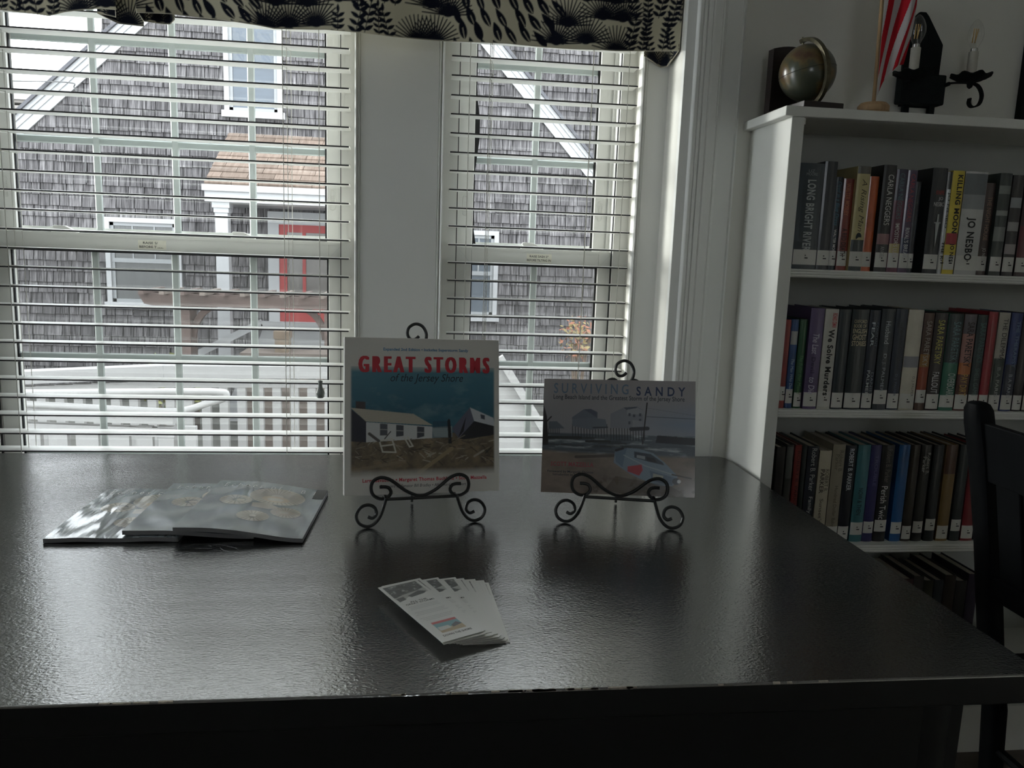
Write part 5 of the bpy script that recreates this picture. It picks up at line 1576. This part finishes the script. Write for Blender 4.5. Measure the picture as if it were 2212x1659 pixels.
# ---- porch on the gable wall
PX0, PX1 = -2.25, -.25
pe, pw = (8.80, 1.875), (HY, 2.56)
MB().prism([(pe[0], pe[1] - .02), (pw[0], pw[1] - .02), (pw[0], pw[1] - .10), (pe[0], pe[1] - .06)], 'X', PX0, PX1).build('porch_deck_roof', M_roof, hs)
sd_ = Vector((0, pw[0] - pe[0], pw[1] - pe[1])); sl_len = sd_.length; sd_.normalize()
nv = Vector((0, -sd_.z, sd_.y))
rows = 10
for r_ in range(rows):
    s0 = sl_len * r_ / rows; s1 = s0 + sl_len / rows * 1.25
    x = PX0 - (.14 if r_ % 2 else 0)
    while x < PX1:
        xa, xb = max(x, PX0), min(x + .272, PX1)
        if xb - xa > .03:
            c0 = Vector((0, pe[0], pe[1])) + sd_ * s0; c1 = Vector((0, pe[0], pe[1])) + sd_ * min(s1, sl_len)
            vs = []
            for X_ in (xa, xb):
                for c_, h0, h1 in ((c0, -.02, .016), (c1, -.02, .002)):
                    for hh in (h0, h1):
                        q = c_ + nv * hh
                        vs.append((X_, q.y, q.z))
            MB().add(vs, [(0, 1, 3, 2), (4, 6, 7, 5), (0, 4, 5, 1), (2, 3, 7, 6), (1, 5, 7, 3), (0, 2, 6, 4)]).build('roof_shingle', M_asphalt, hs)
        x += .277
MB().box(PX0 - .02, PX1 + .02, 8.77, 8.83, 1.80, 1.865).box(PX0, PX1, 8.80, 8.90, 1.69, 1.80).build('porch_fascia', M_wtrim, hs)
MB().prism([(8.83, 1.69), (HY - .02, 1.69), (HY - .02, 2.50), (8.83, 1.83)], 'X', PX0, PX0 + .04).build('porch_gable', M_sheath, hs)
MB().box(PX0 + .04, PX1, 8.90, HY - .02, 1.69, 1.72).build('porch_ceiling', M_wtrim, hs)
for cx_ in (-2.16, -.45):
    MB().box(cx_, cx_ + .13, 8.85, 8.98, -.2, 1.63).box(cx_ - .025, cx_ + .155, 8.825, 9.005, 1.63, 1.69).box(cx_ - .012, cx_ + .142, 8.838, 8.992, 1.58, 1.63).build('porch_column', M_wtrim, hs)
# door
MB().box(-1.82, -1.69, HY - .05, HY, -.10, 1.66).box(-.74, -.61, HY - .05, HY, -.10, 1.66).box(-1.69, -.74, HY - .05, HY, 1.51, 1.66).build('door_casing', M_wtrim, hs)
M_reddoor = mat('red_door_paint', (0.2040, 0.0150, 0.0150), .5, .05, 6)
dr = MB().box(-1.69, -1.60, HY - .04, HY, -.10, 1.51).box(-.83, -.74, HY - .04, HY, -.10, 1.51).box(-1.60, -.83, HY - .04, HY, 1.42, 1.51).box(-1.60, -.83, HY - .04, HY, -.10, .56).box(-1.415, -1.375, HY - .035, HY - .005, .56, 1.42).build('front_door', M_reddoor, hs)
MB().box(-1.60, -.83, HY - .02, HY - .016, .56, 1.42).build('pane', mat('door_glass', (0.0884, 0.0816, 0.0762), .2, .1, 5), dr)
MB().box(-1.70, -.20, 8.70, HY - .05, GZ, -.10).build('porch_floor', M_wtrim, hs)
# stair skirt and its sloping rails
MB().prism([(-2.10, -.62), (-1.66, .30), (-1.62, .42), (-.35, .42), (-.35, -.62)], 'Y', 8.55, 8.62).build('stair_skirt', M_wtrim, hs)
MB().box(-1.62, -.40, 7.40, 7.76, GZ, .272).box(-1.62, -.40, 7.76, 8.56, GZ, -.10).build('landing', mat('weathered_deck_board', (.075, .058, .048), .85, .25, 8, stretch=(.4, 1, 6)), hs)
MB().bar((-2.30, 8.45, .10), (-1.62, 8.45, .46), .08, .07).build('stair_rail', M_wtrim, hs)
MB().bar((-2.45, 8.45, -.22), (-1.62, 8.45, .20), .06, .05).build('stair_rail', M_wtrim, hs)
MB().bar((-1.62, 8.45, .44), (-.35, 8.45, .44), .08, .06).build('stair_rail', M_wtrim, hs)
tag(MB().box(-1.32, -1.20, 7.48, 7.66, .27, .40).box(-1.33, -1.19, 7.47, 7.67, .40, .47).build('planter_box', mat('weathered_tan_board', (0.1020, 0.0748, 0.0510), .8, .2, 10)), 'tan wooden planter box on the stair landing outdoors', 'planter box')

# ---- arbor in front of the porch
ab = thing('garden_arbor', 'weathered brown timber arbor with rafter tails crossing the house front', 'arbor', (-1.5, 8.0, GZ))
M_arbor = mat('weathered_redwood', (0.0816, 0.0578, 0.0503), .85, .25, 12, stretch=(.3, 1, 1))
for yy in (7.95, 8.25):
    MB().prism([(-2.68, .76), (-2.62, .66), (-2.55, .645), (-.30, .645), (-.30, .76)], 'Y', yy, yy + .05).build('beam', M_arbor, ab)
M_arbor_l = mat('bleached_rafter_tail', (0.1360, 0.1122, 0.0952), .85, .2, 12)
for i in range(13):
    xx = -2.62 + i * .185
    MB().box(xx, xx + .045, 7.80, 8.45, .760, .800).build('rafter', M_arbor_l if i % 2 else M_arbor, ab)
for xx in (-2.30, -.93):
    MB().box(xx, xx + .085, 8.0, 8.25, GZ if xx < -1.7 else -.102, .645).build('post', M_arbor, ab)
    s = 1 if xx < -1.5 else -1
    xb = xx + (.085 if s > 0 else 0)
    br = [(xb, 8.1, .33), (xb + s * .03, 8.1, .46), (xb + s * .10, 8.1, .57), (xb + s * .20, 8.1, .645)]
    ribbon(smooth_path(br, 4), .05, .06).build('brace', M_arbor, ab)

# ---- white railings along the ramp
M_pvc = mat('white_pvc_rail', (0.2720, 0.2686, 0.2618), .45, .03, 3)
ra = thing('porch_railing', 'white ramp railing with square balusters further from the windows', 'railing', (-1.6, 6.0, GZ))
def zr_(x): return float(np.interp(x, [-4.2, -2.86, -1.84, -.7, .2], [.20, .285, .35, .372, .372]))
for nm, dz, hh, dd in (('top_rail', -.035, .09, .14), ('sub_rail', -.130, .05, .06), ('bottom_rail', -.80, .06, .06)):
    for xa, xb in ((-4.2, -1.84), (-1.84, .2)):
        MB().bar((xa, 6.0, zr_(xa) + dz), (xb, 6.0, zr_(xb) + dz), dd, hh).build(nm, M_pvc, ra)
for i in range(34):
    xx = -4.15 + i * .128
    MB().box(xx, xx + .062, 5.975, 6.025, zr_(xx) - .80, zr_(xx) - .10).build('baluster', M_pvc, ra)
rb = thing('ramp_handrail', 'white ramp railing nearer the windows with a looped handrail end', 'railing', (-2.0, 4.5, GZ))
lp = smooth_path([(-3.2, 4.5, .395), (-2.15, 4.5, .412), (-1.3, 4.5, .432), (-1.10, 4.5, .432), (-1.062, 4.5, .418), (-1.085, 4.5, .392), (-1.17, 4.5, .365), (-1.27, 4.5, .330), (-1.36, 4.5, .318), (-1.6, 4.5, .325), (-2.2, 4.5, .352), (-3.2, 4.5, .38)], 6)
MB().tube(lp, .020, 10).build('handrail_loop', M_pvc, rb, smooth=True)
MB().bar((-3.2, 4.56, .335), (-1.36, 4.56, .275), .09, .075).build('top_rail', M_pvc, rb)
MB().bar((-3.2, 4.56, .245), (-1.36, 4.56, .185), .05, .05).build('sub_rail', M_pvc, rb)
MB().box(-3.2, -1.30, 4.53, 4.59, -.52, -.46).build('bottom_rail', M_pvc, rb)
xx = -3.15
while xx < -1.32:
    wd = rnd.choice([.085, .10, .12])
    MB().box(xx, xx + wd, 4.545, 4.585, -.48, .22).build('picket', M_pvc, rb)
    xx += wd + rnd.uniform(.030, .045)
rc = thing('stair_stringer', 'broad white sloping stair side outside the smaller window', 'stair', (.2, 5.0, GZ))
MB().prism([(-.30, GZ), (-.30, .555), (.50, .555), (.56, .53), (.98, -.12), (.98, GZ)], 'Y', 5.0, 5.08).build('side_board', M_pvc, rc)
MB().bar((.52, 4.97, .60), (1.05, 4.97, -.22), .05, .05).build('sloping_rail', M_pvc, rc)
for i in range(4):
    MB().box(.60 + i * .12, .66 + i * .12, 5.10, 5.14, GZ, .42 - i * .19).build('baluster', M_pvc, rc)

# ---- shrubs
def shrub(name, label, c, r, n, cols, seed):
    e = thing(name, label, 'shrub', (c[0], c[1], GZ))
    rn = random.Random(seed)
    st = MB()
    for k in range(7):
        a = rn.uniform(0, 6.28)
        st.tube([(c[0], c[1], GZ), (c[0] + r * .4 * math.cos(a), c[1] + r * .4 * math.sin(a), c[2] - r * .2), (c[0] + r * .8 * math.cos(a), c[1] + r * .8 * math.sin(a), c[2] + r * rn.uniform(-.2, .7))], .008, 5)
    st.build('stems', mat('twig_bark', (0.0816, 0.0544, 0.0340), .9, .2, 20), e)
    for i, col in enumerate(cols):
        m = MB()
        for k in range(n):
            u = Vector((rn.gauss(0, 1), rn.gauss(0, 1), rn.gauss(0, 1))).normalized() * r * rn.random() ** .4
            q = Vector(c) + u
            a = Vector((rn.gauss(0, 1), rn.gauss(0, 1), rn.gauss(0, 1))).normalized(); b = a.orthogonal().normalized()
            l = rn.uniform(.02, .04)
            m.add([q - a * l, q + b * l * .45, q + a * l, q - b * l * .45], [(0, 1, 2, 3)])
        o = m.build('foliage', mat('leaf_%d_%s' % (i, name), col, .7, .2, 20), e)
        o['kind'] = 'stuff'
shrub('autumn_shrub', 'orange and yellow autumn shrub against the shingles by the smaller window', (1.66, 8.0, .42), .24, 130, [(.20, .07, .035), (.18, .14, .05)], 3)
shrub('green_shrub', 'yellow-green shrub showing between the railing balusters', (-2.10, 7.0, .02), .30, 160, [(.07, .10, .02), (.13, .135, .035)], 4)

# ---- pale building far off on the left and a service cable
fb_ = thing('far_building', 'pale white building far behind the gable', 'building', (-17, 32, GZ))
MB().box(-26, -10.5, 30, 38, GZ, 5.55).build('walls', mat('far_white_siding', (0.3400, 0.3434, 0.3468), .7, .02, 1), fb_)
MB().box(-26.2, -10.3, 29.7, 38.2, 5.55, 5.66).box(-26.1, -10.4, 29.9, 38, 5.78, 5.88).build('eaves', mat('far_tan_eave', (0.1768, 0.1632, 0.1496), .7, .05, 1), fb_)
MB().prism([(29.8, 5.88), (34, 7.2), (38.2, 5.88)], 'X', -26, -10.5).build('roof', mat('far_pale_roof', (0.3264, 0.3298, 0.3332), .8, .02, 1), fb_)
MB().box(-26, -10.5, 29.95, 30, 5.05, 5.2).build('belt_course', mat('far_grey_band', (0.1904, 0.1972, 0.2040), .7, .05, 1), fb_)
cb = MB().tube(smooth_path([(-9.0, 12.0, 3.55), (-6.6, 10.9, 3.14), (-4.9, 10.0, 2.99), (-3.97, 9.82, 2.985), (-3.90, 9.84, 2.93), (-3.84, 9.90, 2.78), (-3.80, 9.952, 2.60), (-3.78, 9.957, 2.45), (-3.86, 9.957, 2.30), (-3.87, 9.957, 1.90)], 5), .007, 5).build('service_cable', mat('grey_cable', (0.0680, 0.0680, 0.0680), .7, .1, 20))
tag(cb, 'thin grey service cable running from the sky to the gable edge', 'cable')
